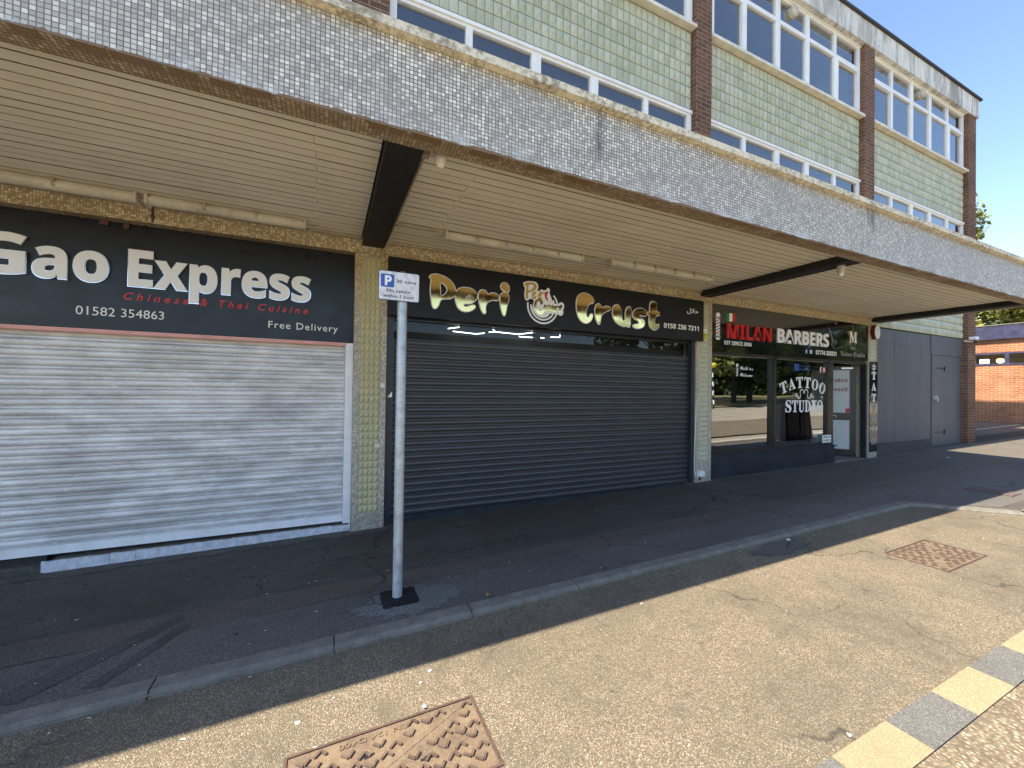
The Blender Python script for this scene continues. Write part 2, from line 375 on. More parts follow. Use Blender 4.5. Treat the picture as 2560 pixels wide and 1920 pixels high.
# ---- ground materials
def aggregate(name, cols, sc_=95.0, dark=(0.115, 0.098, 0.072), dk=0.5):
    b = NB(name); g = b.obj()
    vo = b.n('TexVoronoi', {'Vector': g, 'Scale': sc_, 'Randomness': 1.0})
    hue = b.n('SeparateColor', {0: vo.outputs['Color']})
    c = b.ramp(hue.outputs[0], cols, 'CONSTANT')
    edge = b.ramp(vo.outputs['Distance'], [(0.30, 1.0), (0.62, 0.0)])
    c = b.mix(b.math('MULTIPLY', b.math('SUBTRACT', 1.0, edge), 0.75), c, dark)
    n = b.noise(g, 1.1, 6, 0.7); n2 = b.noise(g, 7.0, 5, 0.7)
    st = b.math('ADD', b.ramp(n, [(0.42, 0.0), (0.64, dk)]), b.ramp(n2, [(0.52, 0.0), (0.68, dk*0.75)]))
    c = b.mix(st, c, dark)
    vb = b.n('TexVoronoi', {'Vector': g, 'Scale': 5.5})
    spot = b.math('MULTIPLY', b.ramp(vb.outputs['Distance'], [(0.055, 1.0), (0.085, 0.0)]), 0.6)
    hc = b.n('SeparateColor', {0: vb.outputs['Color']})
    spot = b.math('MULTIPLY', spot, b.math('GREATER_THAN', hc.outputs[0], 0.55))
    c = b.mix(spot, c, (0.045, 0.042, 0.038))
    vc = b.n('TexVoronoi', {'Vector': b.n('VectorMath', {0: g, 1: b.vmul(b.n('TexNoise', {'Vector': g, 'Scale': 3.0, 'Detail': 4}).outputs['Color'], (0.5, 0.5, 0))}, operation='ADD').outputs[0], 'Scale': 0.75}, feature='DISTANCE_TO_EDGE')
    ck = b.math('MULTIPLY', b.ramp(vc.outputs['Distance'], [(0.003, 0.75), (0.009, 0.0)]), b.ramp(b.noise(g, 0.55, 3), [(0.50, 0.0), (0.58, 1.0)]))
    if 'paving' in name: c = b.mix(ck, c, (0.05, 0.045, 0.04))
    b.set(Base_Color=c, Roughness=0.92, Specular_IOR_Level=0.2, Normal=b.bump(edge, 0.7, 0.004))
    return b.mat
M['agg'] = aggregate('tan_aggregate_paving', [(0, (0.275, 0.218, 0.152)), (0.22, (0.15, 0.12, 0.083)), (0.42, (0.36, 0.292, 0.205)), (0.66, (0.20, 0.162, 0.112)), (0.86, (0.50, 0.425, 0.32))], 165, dk=0.55)
M['agg2'] = aggregate('coarse_road_chippings', [(0, (0.32, 0.245, 0.16)), (0.25, (0.17, 0.13, 0.085)), (0.5, (0.38, 0.295, 0.20)), (0.7, (0.24, 0.185, 0.125)), (0.9, (0.48, 0.40, 0.29))], 70, dk=0.45)
def asphalt(name, c, sc_=170, spread=0.35, tint=(0.055, 0.045, 0.035)):
    b = NB(name); g = b.obj(); vo = b.n('TexVoronoi', {'Vector': g, 'Scale': sc_}); h = b.n('SeparateColor', {0: vo.outputs['Color']})
    n = b.noise(b.vmul(g, (0.5, 1, 1)), 1.3, 6, 0.7); n2 = b.noise(b.vmul(g, (0.35, 1, 1)), 2.6, 4, 0.6, 0.8)
    c1 = b.ramp(h.outputs[0], [(0, tuple(x*(1-spread) for x in c)), (0.7, c), (0.97, tuple(min(1, x*1.9) for x in c))])
    c1 = b.mix(b.ramp(n2, [(0.44, 0.0), (0.62, 0.55)]), c1, tint)
    c1 = b.mix(b.ramp(n, [(0.4, 0.0), (0.7, 0.6)]), c1, tuple(x*0.55 for x in c))
    vb = b.n('TexVoronoi', {'Vector': g, 'Scale': 4.0}); hc = b.n('SeparateColor', {0: vb.outputs['Color']})
    spot = b.math('MULTIPLY', b.ramp(vb.outputs['Distance'], [(0.05, 0.8), (0.08, 0.0)]), b.math('GREATER_THAN', hc.outputs[0], 0.45))
    c1 = b.mix(spot, c1, b.ramp(hc.outputs[1], [(0, (0.02, 0.02, 0.02)), (0.6, (0.10, 0.10, 0.10))], 'CONSTANT'))
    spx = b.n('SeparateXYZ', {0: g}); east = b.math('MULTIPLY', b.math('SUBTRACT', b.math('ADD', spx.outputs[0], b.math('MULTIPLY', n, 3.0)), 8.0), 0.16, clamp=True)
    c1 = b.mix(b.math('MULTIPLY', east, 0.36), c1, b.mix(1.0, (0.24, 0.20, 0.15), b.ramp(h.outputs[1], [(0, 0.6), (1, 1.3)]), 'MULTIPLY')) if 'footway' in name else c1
    vc = b.n('TexVoronoi', {'Vector': b.n('VectorMath', {0: g, 1: b.vmul(b.n('TexNoise', {'Vector': g, 'Scale': 3.0, 'Detail': 4}).outputs['Color'], (0.5, 0.5, 0))}, operation='ADD').outputs[0], 'Scale': 0.9}, feature='DISTANCE_TO_EDGE')
    ck = b.math('MULTIPLY', b.ramp(vc.outputs['Distance'], [(0.003, 0.75), (0.009, 0.0)]), b.ramp(b.noise(g, 0.55, 3), [(0.50, 0.0), (0.58, 1.0)]))
    c1 = b.mix(ck, c1, (0.012, 0.012, 0.012))
    b.set(Base_Color=c1, Roughness=0.8, Specular_IOR_Level=0.35, Normal=b.bump(vo.outputs['Distance'], 0.35, 0.003)); return b.mat
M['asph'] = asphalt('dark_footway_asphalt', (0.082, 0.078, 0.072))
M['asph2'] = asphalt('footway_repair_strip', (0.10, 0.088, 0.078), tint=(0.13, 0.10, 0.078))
M['patchnew'] = asphalt('fresh_black_patch', (0.014, 0.014, 0.015), 60, 0.5, (0.012, 0.012, 0.012))
M['patchpale'] = asphalt('worn_pale_patch', (0.165, 0.165, 0.16), 150, 0.35, (0.12, 0.12, 0.115))
M['road'] = asphalt('pale_bounce_road_asphalt', (0.37, 0.325, 0.26), 60, 0.35, (0.32, 0.27, 0.21))  # road tone raised well above asphalt to bounce sun onto the shop front
M['roadline'] = paint('worn_road_paint', (0.6, 0.58, 0.5), 0.8, var=0.3, scale=8)
M['redline'] = paint('faded_red_line', (0.32, 0.16, 0.13), 0.9, var=0.3)
M['yel'] = aggregate('yellow_kerb_block', [(0, (0.50, 0.37, 0.23)), (0.5, (0.43, 0.315, 0.19)), (0.8, (0.58, 0.45, 0.30))], 170, (0.28, 0.20, 0.12), 0.3)
M['gry'] = aggregate('blue_grey_kerb_block', [(0, (0.20, 0.20, 0.19)), (0.4, (0.13, 0.13, 0.125)), (0.7, (0.28, 0.275, 0.25))], 170, (0.11, 0.105, 0.10), 0.3)
b = NB('dry_grass'); g = b.obj(); n = b.noise(g, 0.35, 6, 0.7); n2 = b.noise(g, 14, 4, 0.8)
b.set(Base_Color=b.mix(n2, b.ramp(n, [(0.35, (0.36, 0.27, 0.12)), (0.65, (0.16, 0.17, 0.06))]), (0.12, 0.11, 0.04)), Roughness=1.0); M['grass'] = b.mat
b = NB('rusty_cast_iron'); g = b.obj(); n = b.noise(g, 9, 6, 0.7); n2 = b.noise(g, 60, 4, 0.7); sp = b.n('SeparateXYZ', {0: g})
c = b.mix(b.ramp(n, [(0.35, 0.0), (0.65, 1.0)]), (0.215, 0.155, 0.10), (0.125, 0.085, 0.06))
c = b.mix(b.ramp(n2, [(0.5, 0.0), (0.75, 0.6)]), c, (0.29, 0.225, 0.15))
b.set(Base_Color=c, Roughness=0.7, Metallic=0.15, Normal=b.bump(n2, 0.25, 0.002)); M['rust'] = b.mat
M['ribshade'] = paint('shade_toned_iron_rib', (0.12, 0.082, 0.06), 0.6, var=0.3, scale=20)  # rust tone darkened to paint in the shaded faces of the ribs
M['rustdark'] = paint('dark_rusty_rim', (0.10, 0.055, 0.043), 0.75, var=0.3, scale=20)
def leafmat(name, a, c):
    b = NB(name); g = b.obj(); n = b.noise(g, 1.3, 3); n2 = b.noise(g, 20, 2)
    f = b.math('ADD', b.math('MULTIPLY', n, 0.6), b.math('MULTIPLY', n2, 0.4))
    b.set(Base_Color=b.ramp(f, [(0.35, a), (0.65, c)]), Roughness=0.55, Subsurface_Weight=0.0)
    tl = b.n('BsdfTranslucent'); cc = b.n('MixShader', {0: 0.3}); b.t.links.new(b.ramp(f, [(0.35, c), (0.65, c)]), tl.inputs[0])
    b.t.links.new(b.b.outputs[0], cc.inputs[1]); b.t.links.new(tl.outputs[0], cc.inputs[2]); b.t.links.new(cc.outputs[0], b.t.nodes['Material Output'].inputs[0])
    return b.mat
M['leaf'] = leafmat('maple_leaves', (0.07, 0.10, 0.02), (0.19, 0.22, 0.05))
M['leafdark'] = leafmat('dark_leaves', (0.025, 0.045, 0.012), (0.07, 0.10, 0.025))
M['leafyel'] = leafmat('yellow_green_leaves', (0.14, 0.16, 0.03), (0.34, 0.33, 0.08))
M['bark'] = paint('bark', (0.07, 0.055, 0.04), 0.95, var=0.4, scale=5, bump=0.5)

# ---------------------------------------------------------------- text
_fc = {}
def textmesh(s, extrude, offset=0.0, shear=0.0, space=1.0):
    cu = bpy.data.curves.new('t', 'FONT'); cu.body = s; cu.extrude = extrude; cu.offset = offset; cu.shear = shear
    cu.space_character = space; cu.resolution_u = 3
    ob = bpy.data.objects.new('t', cu); col.objects.link(ob)
    bpy.context.view_layer.update()
    dg = bpy.context.evaluated_depsgraph_get()
    me = bpy.data.meshes.new_from_object(ob.evaluated_get(dg))
    bpy.data.objects.remove(ob); bpy.data.curves.remove(cu)
    return me
def text(name, s, x0, x1, z0, z1, y, mat, parent=None, depth=0.004, offset=0.0, shear=0.0, space=1.0, capfit=True, bev=0):
    """letters facing -Y; capitals fill z0..z1, the line fills x0..x1"""
    capm = textmesh('E', 0.1, offset)
    c0 = min(v.co.y for v in capm.vertices); c1 = max(v.co.y for v in capm.vertices)
    me = textmesh(s, 0.5, offset, shear, space)
    xs = [v.co.x for v in me.vertices]; ys = [v.co.y for v in me.vertices]
    if not xs: return None
    a, b_ = min(xs), max(xs)
    if not capfit: c0, c1 = min(ys), max(ys)
    kx = (x1-x0)/(b_-a); kz = (z1-z0)/(c1-c0)
    for v in me.vertices:
        X, Yy, Z = v.co; v.co = (x0+(X-a)*kx, y-depth*(Z+0.5), z0+(Yy-c0)*kz)
    me.materials.clear(); me.materials.append(mat)
    me.update(); boxuv(me)
    o = bpy.data.objects.new(name, me); col.objects.link(o); par(o, parent)
    return o
def shape(name, polys, y, depth, mat, parent=None, offset=0.0, smooth=True, bevel=0.0):
    """outline(s) in the XZ plane, extruded by depth towards -Y; a second outline is a hole"""
    cu = bpy.data.curves.new('s', 'CURVE'); cu.dimensions = '2D'; cu.fill_mode = 'BOTH'; cu.extrude = 0.5; cu.offset = offset; cu.resolution_u = 4
    for pts in polys:
        sp = cu.splines.new('BEZIER' if smooth else 'POLY')
        if smooth:
            sp.bezier_points.add(len(pts)-1)
            N = len(pts)
            for i, (x, z) in enumerate(pts):
                p = sp.bezier_points[i]; p.co = (x, z, 0)
                a, c_ = Vector((*pts[i-1], 0)), Vector((*pts[(i+1) % N], 0)); q = Vector((x, z, 0))
                d = (c_-a); d = d.normalized() if d.length > 0 else d
                p.handle_left_type = p.handle_right_type = 'FREE'
                p.handle_left = q-d*(q-a).length*0.33; p.handle_right = q+d*(c_-q).length*0.33
        else:
            sp.points.add(len(pts)-1)
            for i, (x, z) in enumerate(pts): sp.points[i].co = (x, z, 0, 1)
        sp.use_cyclic_u = True
    ob = bpy.data.objects.new('s', cu); col.objects.link(ob); bpy.context.view_layer.update()
    me = bpy.data.meshes.new_from_object(ob.evaluated_get(bpy.context.evaluated_depsgraph_get()))
    bpy.data.objects.remove(ob); bpy.data.curves.remove(cu)
    for v in me.vertices:
        X, Yy, Z = v.co; v.co = (X, y-depth*(Z+0.5), Yy)
    me.materials.clear(); me.materials.append(mat); me.update(); boxuv(me)
    o = bpy.data.objects.new(name, me); col.objects.link(o); par(o, parent); return o
def circle(cx, cz, r, n=24, a0=0, rz=None):
    rz = rz or r
    return [(cx+r*math.cos(a0+2*math.pi*i/n), cz+rz*math.sin(a0+2*math.pi*i/n)) for i in range(n)]
def arc(cx, cz, r, w, a0, a1, n=28, k=1.0):
    A = [R(a0+(a1-a0)*i/n) for i in range(n+1)]
    return [(cx+(r+w/2)*math.cos(a), cz+(r+w/2)*k*math.sin(a)) for a in A]+[(cx+(r-w/2)*math.cos(a), cz+(r-w/2)*k*math.sin(a)) for a in reversed(A)]
def join(objs, name):
    """merge several mesh objects of one part into a single mesh (no bpy.ops)"""
    objs = [o for o in objs if o]
    me = bpy.data.meshes.new(name); v = []; f = []; mi = []; mats = []
    for o in objs:
        k = len(v); v += [tuple(x.co) for x in o.data.vertices]
        ml = []
        for q in o.data.materials:
            if q not in mats: mats.append(q)
            ml.append(mats.index(q))
        for p in o.data.polygons:
            f.append(tuple(k+i for i in p.vertices)); mi.append(ml[p.material_index] if ml else 0)
    me.from_pydata(v, [], f)
    for q in mats: me.materials.append(q)
    for p, i in zip(me.polygons, mi): p.material_index = i
    me.update(); boxuv(me)
    o0 = objs[0]; o = bpy.data.objects.new(name, me); col.objects.link(o)
    o.parent = o0.parent; o.location = o0.location
    for q in objs: bpy.data.objects.remove(q)
    return o

# ================================================================ SETTING
def sheet(name, pts, dz, mat, nx=1, kind='structure'):
    """flat sheet following the slope of the street; pts is an XY outline"""
    mb = MB(); mb.quad(*[(x, y, gz(x)+dz) for x, y in pts]); o = mb.build(name, mat)
    if mb and o.data.polygons[0].normal.z < 0: o.data.flip_normals()
    tag(o, kind=kind); return o
def strip(name, x0, x1, y0, y1, dz, mat, kind='structure'):
    mb = MB(); xs = [x for x in (-300, -45, 45, 300) if x0 < x < x1]; xs = [x0]+xs+[x1]
    for a, b_ in zip(xs, xs[1:]): mb.quad((a, y0, gz(a)+dz), (b_, y0, gz(b_)+dz), (b_, y1, gz(b_)+dz), (a, y1, gz(a)+dz))
    o = mb.build(name, mat); tag(o, kind=kind); return o
strip('ground', -1200, 1200, -1200, 1200, -0.30, M['grass'])
strip('road', -300, 300, -15.3, -3.0, -0.075, M['road'])
strip('grass_verge', -300, 300, -200, -15.5, -0.02, M['grass'])
strip('far_kerb', -300, 300, -15.5, -15.3, 0.03, M['kerb'])
strip('side_yard', 15.9, 60, 0.0, 60, 0.0, M['asph'])
K = (1.6+0.03)/1.6
def adj(x, y): return (x*K, -4.742+(y+4.742)*K)
# tan paving of the lay-by, between the flush kerb and the chequered kerb blocks
KY = -2.045
sheet('layby_paving', [(-40, -3.712), (9.6, -3.712), (9.6, -2.86), (7.98, -2.86), (7.20, KY), (-40, KY)], -0.03, M['agg'])
strip('road_edge_surface', -300, 300, -7.5, -3.8865, -0.029, M['agg2'])
# footway
def wob(x0, x1, y, amp, n=60, seed=1):
    rnd = random.Random(seed); ph = [rnd.uniform(0, 6) for _ in range(3)]
    return [(x0+(x1-x0)*i/n, y+amp*(math.sin((x0+(x1-x0)*i/n)*1.1+ph[0])+0.5*math.sin((x0+(x1-x0)*i/n)*3.3+ph[1])+0.3*math.sin((x0+(x1-x0)*i/n)*9+ph[2]))) for i in range(n+1)]
sheet('footway', [(-40, -1.93), (7.16, -1.93), (7.93, -2.76), (45, -2.76), (45, 0.6), (-40, 0.6)], 0.0, M['asph'])
M['asph3'] = asphalt('outer_footway_asphalt', (0.108, 0.104, 0.096), tint=(0.13, 0.12, 0.105))
a = wob(-12, 16, -1.46, 0.012, seed=4)
sheet('outer_footway', a+[(16, -2.6), (7.93, -2.6), (7.16, -1.925), (-12, -1.925)], 0.0015, M['asph3'])
mbs = MB(); lo = wob(-12, 16, -1.46, 0.014, 80, 4); hi = wob(-12, 16, -1.19, 0.02, 80, 9)
for i in range(80):
    (xa, ya), (xb, yb) = lo[i], lo[i+1]; (xc, yc), (xd, yd) = hi[i], hi[i+1]
    mbs.quad((xa, ya, gz(xa)+0.003), (xb, yb, gz(xb)+0.003), (xd, yd, gz(xd)+0.003), (xc, yc, gz(xc)+0.003))
tag(mbs.build('footway_repair_strip', M['asph2']), kind='structure')
def blob(name, cx, cy, rx, ry, dz, mat, n=28, seed=1, irr=0.12, sq=False):
    rnd = random.Random(seed); pts = []
    for i in range(n):
        t = 2*math.pi*i/n; r = 1+rnd.uniform(-irr, irr)
        if sq: r *= 1/max(abs(math.cos(t)), abs(math.sin(t)))
        pts.append((cx+rx*r*math.cos(t), cy+ry*r*math.sin(t)))
    return sheet(name, pts, dz, mat)
blob('worn_patch', 0.56, -1.69, 0.36, 0.19, 0.0045, M['patchpale'], 40, 5, 0.16)
blob('fresh_patch', 0.51, -1.62, 0.13, 0.13, 0.007, M['patchnew'], 36, 3, 0.05, True)
mbs = MB()  # two diagonal bands in the darker footway asphalt
mbs.quad((-1.60, -1.80, gz(-1.6)+0.0045), (-1.40, -1.86, gz(-1.4)+0.0045), (-0.86, -1.30, gz(-.86)+0.0045), (-0.90, -1.22, gz(-.9)+0.0045))
mbs.quad((-1.16, -1.86, gz(-1.16)+0.0045), (-1.08, -1.88, gz(-1.08)+0.0045), (-0.80, -1.40, gz(-.8)+0.0045), (-0.86, -1.36, gz(-.86)+0.0045))
tag(mbs.build('dark_diagonal_stripes', M['asph']), kind='structure')
# broken lay-by edge, a shallow dip in the paving
mbs = MB()
for (cx, cy, rx, ry, s_) in ((4.12, -2.19, 0.40, 0.11, 1),):
    rnd = random.Random(s_); P_ = []
    for i in range(24):
        t = 2*math.pi*i/24; r = 1+rnd.uniform(-0.18, 0.18); P_.append((cx+rx*r*math.cos(t), cy+ry*r*math.sin(t)))
    mbs.quad(*[(x, y, gz(x)-0.026+0.003*s_) for x, y in P_])
tag(mbs.build('crumbled_patch', M['asph3']), kind='structure')
# concrete dirt lips at the foot of the columns
for (x0_, x1_, s_) in ((-3.4, 0.20, 1), (0.05, 0.78, 2), (5.25, 6.0, 3), (6.0, 9.4, 4)):
    n = 26; rnd = random.Random(s_); pts = [(x0_+(x1_-x0_)*i/n, -0.07-0.05*rnd.random()-(0.02 if s_ in (2, 3) else 0)) for i in range(n+1)]
    sheet('concrete_lip', pts+[(x1_, 0.15), (x0_, 0.15)], 0.002+0.001*s_, M['concrete'])
# flush kerb stones with joints
kx = -14.0; mbk = MB()
js = [0.058+0.888*i for i in range(-16, 9)]
for a_, b_ in zip(js, js[1:]):
    b2 = min(b_, 7.17)
    if a_ >= 7.1: break
    n = len(mbk.v)
    x0_, x1_ = a_+0.004, b2-0.004
    zt = 0.006
    for (x, y, z) in ((x0_, -1.925, zt), (x1_, -1.925, zt), (x1_, -2.022, zt), (x0_, -2.022, zt), (x1_, -2.05, -0.02), (x0_, -2.05, -0.02), (x0_, -2.05, -0.08), (x1_, -2.05, -0.08)):
        mbk.v.append((x, y, gz(x)+z))
    for f in ((0, 3, 2, 1), (3, 5, 4, 2), (5, 6, 7, 4)): mbk.f.append(tuple(n+i for i in f)); mbk.m.append(0)
def kseg(p, q, wd):
    d = Vector((q[0]-p[0], q[1]-p[1])); L = d.length; d /= L; nrm = Vector((d.y, -d.x)); k = max(1, int(L/0.9))
    for i in range(k):
        a_ = Vector(p)+d*(L*i/k+0.004); b_ = Vector(p)+d*(L*(i+1)/k-0.004)
        n = len(mbk.v)
        for pt, z in ((a_, .006), (b_, .006), (b_+nrm*wd, .006), (a_+nrm*wd, .006), (b_+nrm*(wd+.025), -.02), (a_+nrm*(wd+.025), -.02), (a_+nrm*(wd+.025), -.08), (b_+nrm*(wd+.025), -.08)):
            mbk.v.append((pt.x, pt.y, gz(pt.x)+z))
        for f in ((0, 3, 2, 1), (3, 5, 4, 2), (5, 6, 7, 4)): mbk.f.append(tuple(n+i for i in f)); mbk.m.append(0)
kseg((7.17, -1.94), (7.93, -2.76), 0.095)
kseg((7.94, -2.76), (26, -2.76), 0.095)
tag(mbk.build('kerb', M['kerb']), kind='structure')
tag(MB().quad((-14, -1.93, gz(-14)-.012), (-14, -2.049, gz(-14)-.012), (7.16, -2.049, gz(7.16)-.012), (7.16, -1.93, gz(7.16)-.012)).build('kerb_bed', M['groove']), kind='structure')
# chequered kerb blocks beside the road
w_ = 0.4425*K*1.0
x = adj(1.985, 0)[0]
mby, mbg_ = MB(), MB()
for i in range(-24, 18):
    xa = x+i*w_
    (mby if i % 2 == 0 else mbg_).box(0, 0, 0, 0, 0, 0) if False else None
    t_ = mby if i % 2 == 0 else mbg_; n = len(t_.v)
    for z in (-0.13, -0.022):
        for y in (-3.885, -3.712):
            for xx in (xa+0.002, xa+w_-0.002): t_.v.append((xx, y, gz(xx)+z))
    for f in ((0,2,3,1),(4,5,7,6),(0,1,5,4),(2,6,7,3),(0,4,6,2),(1,3,7,5)): t_.f.append(tuple(n+q for q in f)); t_.m.append(0)
tag(mby.build('kerb_blocks_yellow', M['yel']), kind='structure'); tag(mbg_.build('kerb_blocks_grey', M['gry']), kind='structure')
# markings on the road (seen mirrored in the shop window)
mbs = MB()
for (x0_, y0_, x1_, y1_, wd) in ((12, -11.74, 60, -11.74, .12), (14, -9.3, 19.5, -9.6, .12), (9.6, -2.98, 30, -2.98, .09)):
    mbs.quad((x0_, y0_, gz(x0_)-.06 if y0_ < -3.5 else gz(x0_)+.01), (x1_, y1_, gz(x1_)-.06 if y0_ < -3.5 else gz(x1_)+.01), (x1_, y1_+wd, gz(x1_)-.06 if y0_ < -3.5 else gz(x1_)+.01), (x0_, y0_+wd, gz(x0_)-.06 if y0_ < -3.5 else gz(x0_)+.01))
tag(mbs.build('road_markings', M['roadline']), kind='structure')
mbs = MB().quad((8, -6.9, gz(8)-.05), (45, -6.9, gz(45)-.05), (45, -6.78, gz(45)-.05), (8, -6.78, gz(8)-.05))
tag(mbs.build('red_road_line', M['redline']), kind='structure')
strip('yard_line', 20.5, 24.5, 1.32, 1.40, 0.01, M['roadline'])

# ================================================================ SHOP PARADE BUILDING
B = empty('shop_building', (8, 0, gz(8)), 'long shop parade with sage tile panels, brown brick piers and a grey mosaic canopy', 'building')
XL, XR = -15.0, 15.92
PIL = [(-10.25, -9.88), (-5.05, -4.68), (0.17, 0.56), (5.39, 5.74), (10.41, 10.80), (15.45, 15.92)]
# walls round the back and sides, floor slabs
mb = MB()
mb.gbox(XL, XR-0.25, 8.7, 9.0, 9.1).gbox(XR-0.25, XR, 0.3, 9.0, 9.1).gbox(XL, XL+0.25, 0.3, 8.7, 9.1)
mb.build('brick_wall', M['brick'], B)
mb = MB().box(XL+.25, XR-.25, 0.24, 8.7, 6.30, 7.50).box(XL+.25, XR-.25, 0.24, 8.7, 3.30, 4.20).box(XL+.25, XR-.25, 0.3, 8.7, 9.12, 9.3)
mb.box(XL+.25, XR-.25, 4.0, 4.1, 4.2, 6.3).box(XL+.25, XR-.25, 4.0, 4.1, 7.5, 9.12)
for a_, b_ in PIL[1:-1]: mb.box(a_+.1, b_-.1, 0.3, 4.0, 4.2, 6.3).box(a_+.1, b_-.1, 0.3, 4.0, 7.5, 9.12)
mb.build('upstairs_rooms', M['room'], B)
for (a_, b_) in PIL[:-1]: MB().box(a_, b_, 0, 0.3, 3.68, 9.13).build('brick_pier', M['brick'], B)
MB().gbox(15.45, 15.92, 0, 0.3, 9.13).build('brick_pier', M['brick'], B)
# unseen block, added to cast the low shade on the brick hall
MB().gbox(16.0, 19.6, 1.2, 7.0, 9.6).build('added_shade_block', M['brick'], B)

_tr = random.Random(99)
SAGE = [M['sage'], M['sage2'], M['sage3']]
def pyramids(mb, x0, x1, z0, z1, nx, nz, y, h, gap=0.0015, ax=0.5, az=0.42, lastflat=False, rnd=None):
    dx, dz = (x1-x0)/nx, (z1-z0)/nz
    for i in range(nx):
        for j in range(nz):
            mi_ = _tr.choice((0, 0, 1, 2)) if rnd else 0
            a_, b_ = x0+i*dx+gap, x0+(i+1)*dx-gap; c_, d_ = z0+j*dz+gap*1.8, z0+(j+1)*dz-gap*1.8
            r = rnd.uniform(-1, 1) if rnd else 0
            hh = h*(0.45 if (lastflat and j == 0) else 1)
            A, B_, C_, D_ = (a_, y, c_), (b_, y, c_), (b_, y, d_), (a_, y, d_); P = (a_+(b_-a_)*(ax+0.02*r), y-hh, c_+(d_-c_)*(az+0.02*r))
            mb.quad(A, B_, P, mi=mi_); mb.quad(B_, C_, P, mi=mi_); mb.quad(C_, D_, P, mi=mi_); mb.quad(D_, A, P, mi=mi_)
BAYS = [(-9.88, -5.05), (-4.68, 0.17), (0.56, 5.39), (5.74, 10.41), (10.80, 15.45)]
TPL = [(0, .08), (.93, 1.02), (1.865, 2.01), (2.83, 2.97), (3.84, 3.93), (4.77, 4.86)]
rnd = random.Random(5)
def windowset(x0, x1, z0, z1, trans, label=None):
    s = (x1-x0)/4.86
    f = MB(); yo, yi = 0.085, 0.15
    f.box(x0, x1, yo, yi, z0, z0+.06).box(x0, x1, yo, yi, z1-.075, z1)
    f.box(x0, x1, yo-.025, yo, z1-.035, z1+.012)
    for k, (a_, b_) in enumerate(TPL):
        f.box(x0+a_*s, x0+b_*s, yo, yi, z0+.06, z1-.075)
        if k in (2, 3):
            c_ = x0+(a_+b_)/2*s; f.box(c_-.012, c_+.012, yo-.012, yo, z0, z1-.04)
    for t in trans:
        for (a_, b_), (c_, d_) in zip(TPL, TPL[1:]):
            f.box(x0+b_*s, x0+c_*s, yo+.002, yi-.002, t-.04, t+.04)
    # proud opening lights on the end panes
    for (k, lo_, hi_) in (((4, z0+.06, (trans[0]-.04) if trans else z1-.075)), ((0, z0+.06, (trans[0]-.04) if trans else z1-.075))):
        a_ = x0+TPL[k][1]*s; b_ = x0+TPL[k+1][0]*s
        f.box(a_, a_+.05, yo-.015, yi-.01, lo_, hi_).box(b_-.05, b_, yo-.015, yi-.01, lo_, hi_).box(a_+.05, b_-.05, yo-.015, yi-.01, lo_, lo_+.05).box(a_+.05, b_-.05, yo-.015, yi-.01, hi_-.05, hi_)
    o = f.build('window', M['upvc'], B)
    MB().quad((x0+.02, .122, z0+.02), (x1-.02, .122, z0+.02), (x1-.02, .122, z1-.02), (x0+.02, .122, z1-.02)).build('pane', M['glass'], o)
    return o
for bi, (x0, x1) in enumerate(BAYS):
    wa = windowset(x0+.01, x1-.01, 7.60, 9.14, [8.62])
    wb = windowset(x0+.01, x1-.01, 4.60, 6.20, [5.25])
    if bi in (3, 4):
        sx = (x1-x0)/4.86; cx = x0+2.42*sx
        fm = MB(); fm.tube((cx, .20, 8.96), (cx, .05, 8.96), .115, .10, n=24).tube((cx, .05, 8.96), (cx, .02, 8.96), .10, .06, n=24)
        for k in range(8):
            t = k*math.pi/4; fm.tube((cx+.02*math.cos(t), .025, 8.96+.02*math.sin(t)), (cx+.1*math.cos(t), .045, 8.96+.1*math.sin(t)), .006, n=5)
        fm.build('extractor_fan', M['lamp_cream'], wa)
    # sill and trim
    MB().box(x0+.005, x1-.005, -.015, .15, 7.545, 7.598).build('window_sill', M['sill'], B)
    MB().box(x0+.005, x1-.005, .075, .16, 9.142, 9.22).build('soffit_trim', M['sill'], B)
    # spandrel
    p = MB(); pyramids(p, x0+.01, x1-.01, 6.255, 7.535, 41, 7, .10, .028, .0025, lastflat=True, rnd=rnd)
    t = p.build('tile_panel', SAGE, B)
    MB().box(x0+.004, x1-.004, .102, .16, 6.213, 7.543).build('tile_backing', M['joint'], t)
    if bi < 4: MB().box(x0, x1, .10, .2, 3.66, 4.60).build('low_wall', M['sage'], B)
x0, x1 = 10.95, 15.45
p = MB(); pyramids(p, x0, x1, 3.10, 4.58, 39, 8, .10, .030, .0025, rnd=rnd); t = p.build('tile_panel', SAGE, B)
MB().box(x0, x1, .102, .16, 3.09, 4.59).build('tile_backing', M['joint'], t)
MB().box(10.80, 10.95, 0.0, .3, 3.3, 4.6).build('low_wall', M['brick'], B)
# roof edge
r = MB().box(XL-.1, 16.0, -.03, .3, 9.13, 9.62).box(15.92, 16.0, .3, 9.1, 9.13, 9.62).build('roof_fascia', M['rooffas'], B)
MB().box(XL-.15, 16.10, -.075, 9.15, 9.624, 9.67).build('roof_edge', M['felt'], r)
MB().box(XL, 15.91, .3, 9.0, 9.45, 9.60).build('flat_roof', M['felt'], B)

# ---------------- canopy
CX1 = 10.95
C_ = MB().box(XL, CX1, -2.10, 0.0, 3.36, 3.64).build('canopy', M['felt'], B)
fa = MB()
fa.box(XL, CX1+.10, -2.261, -2.105, 3.149, 3.697); fa.box(CX1-.0, CX1+.10, -2.105, -.001, 3.149, 3.697)
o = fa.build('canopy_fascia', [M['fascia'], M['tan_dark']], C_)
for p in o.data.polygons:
    if p.normal.z < -.5 or (p.normal.y > .5): p.material_index = 1
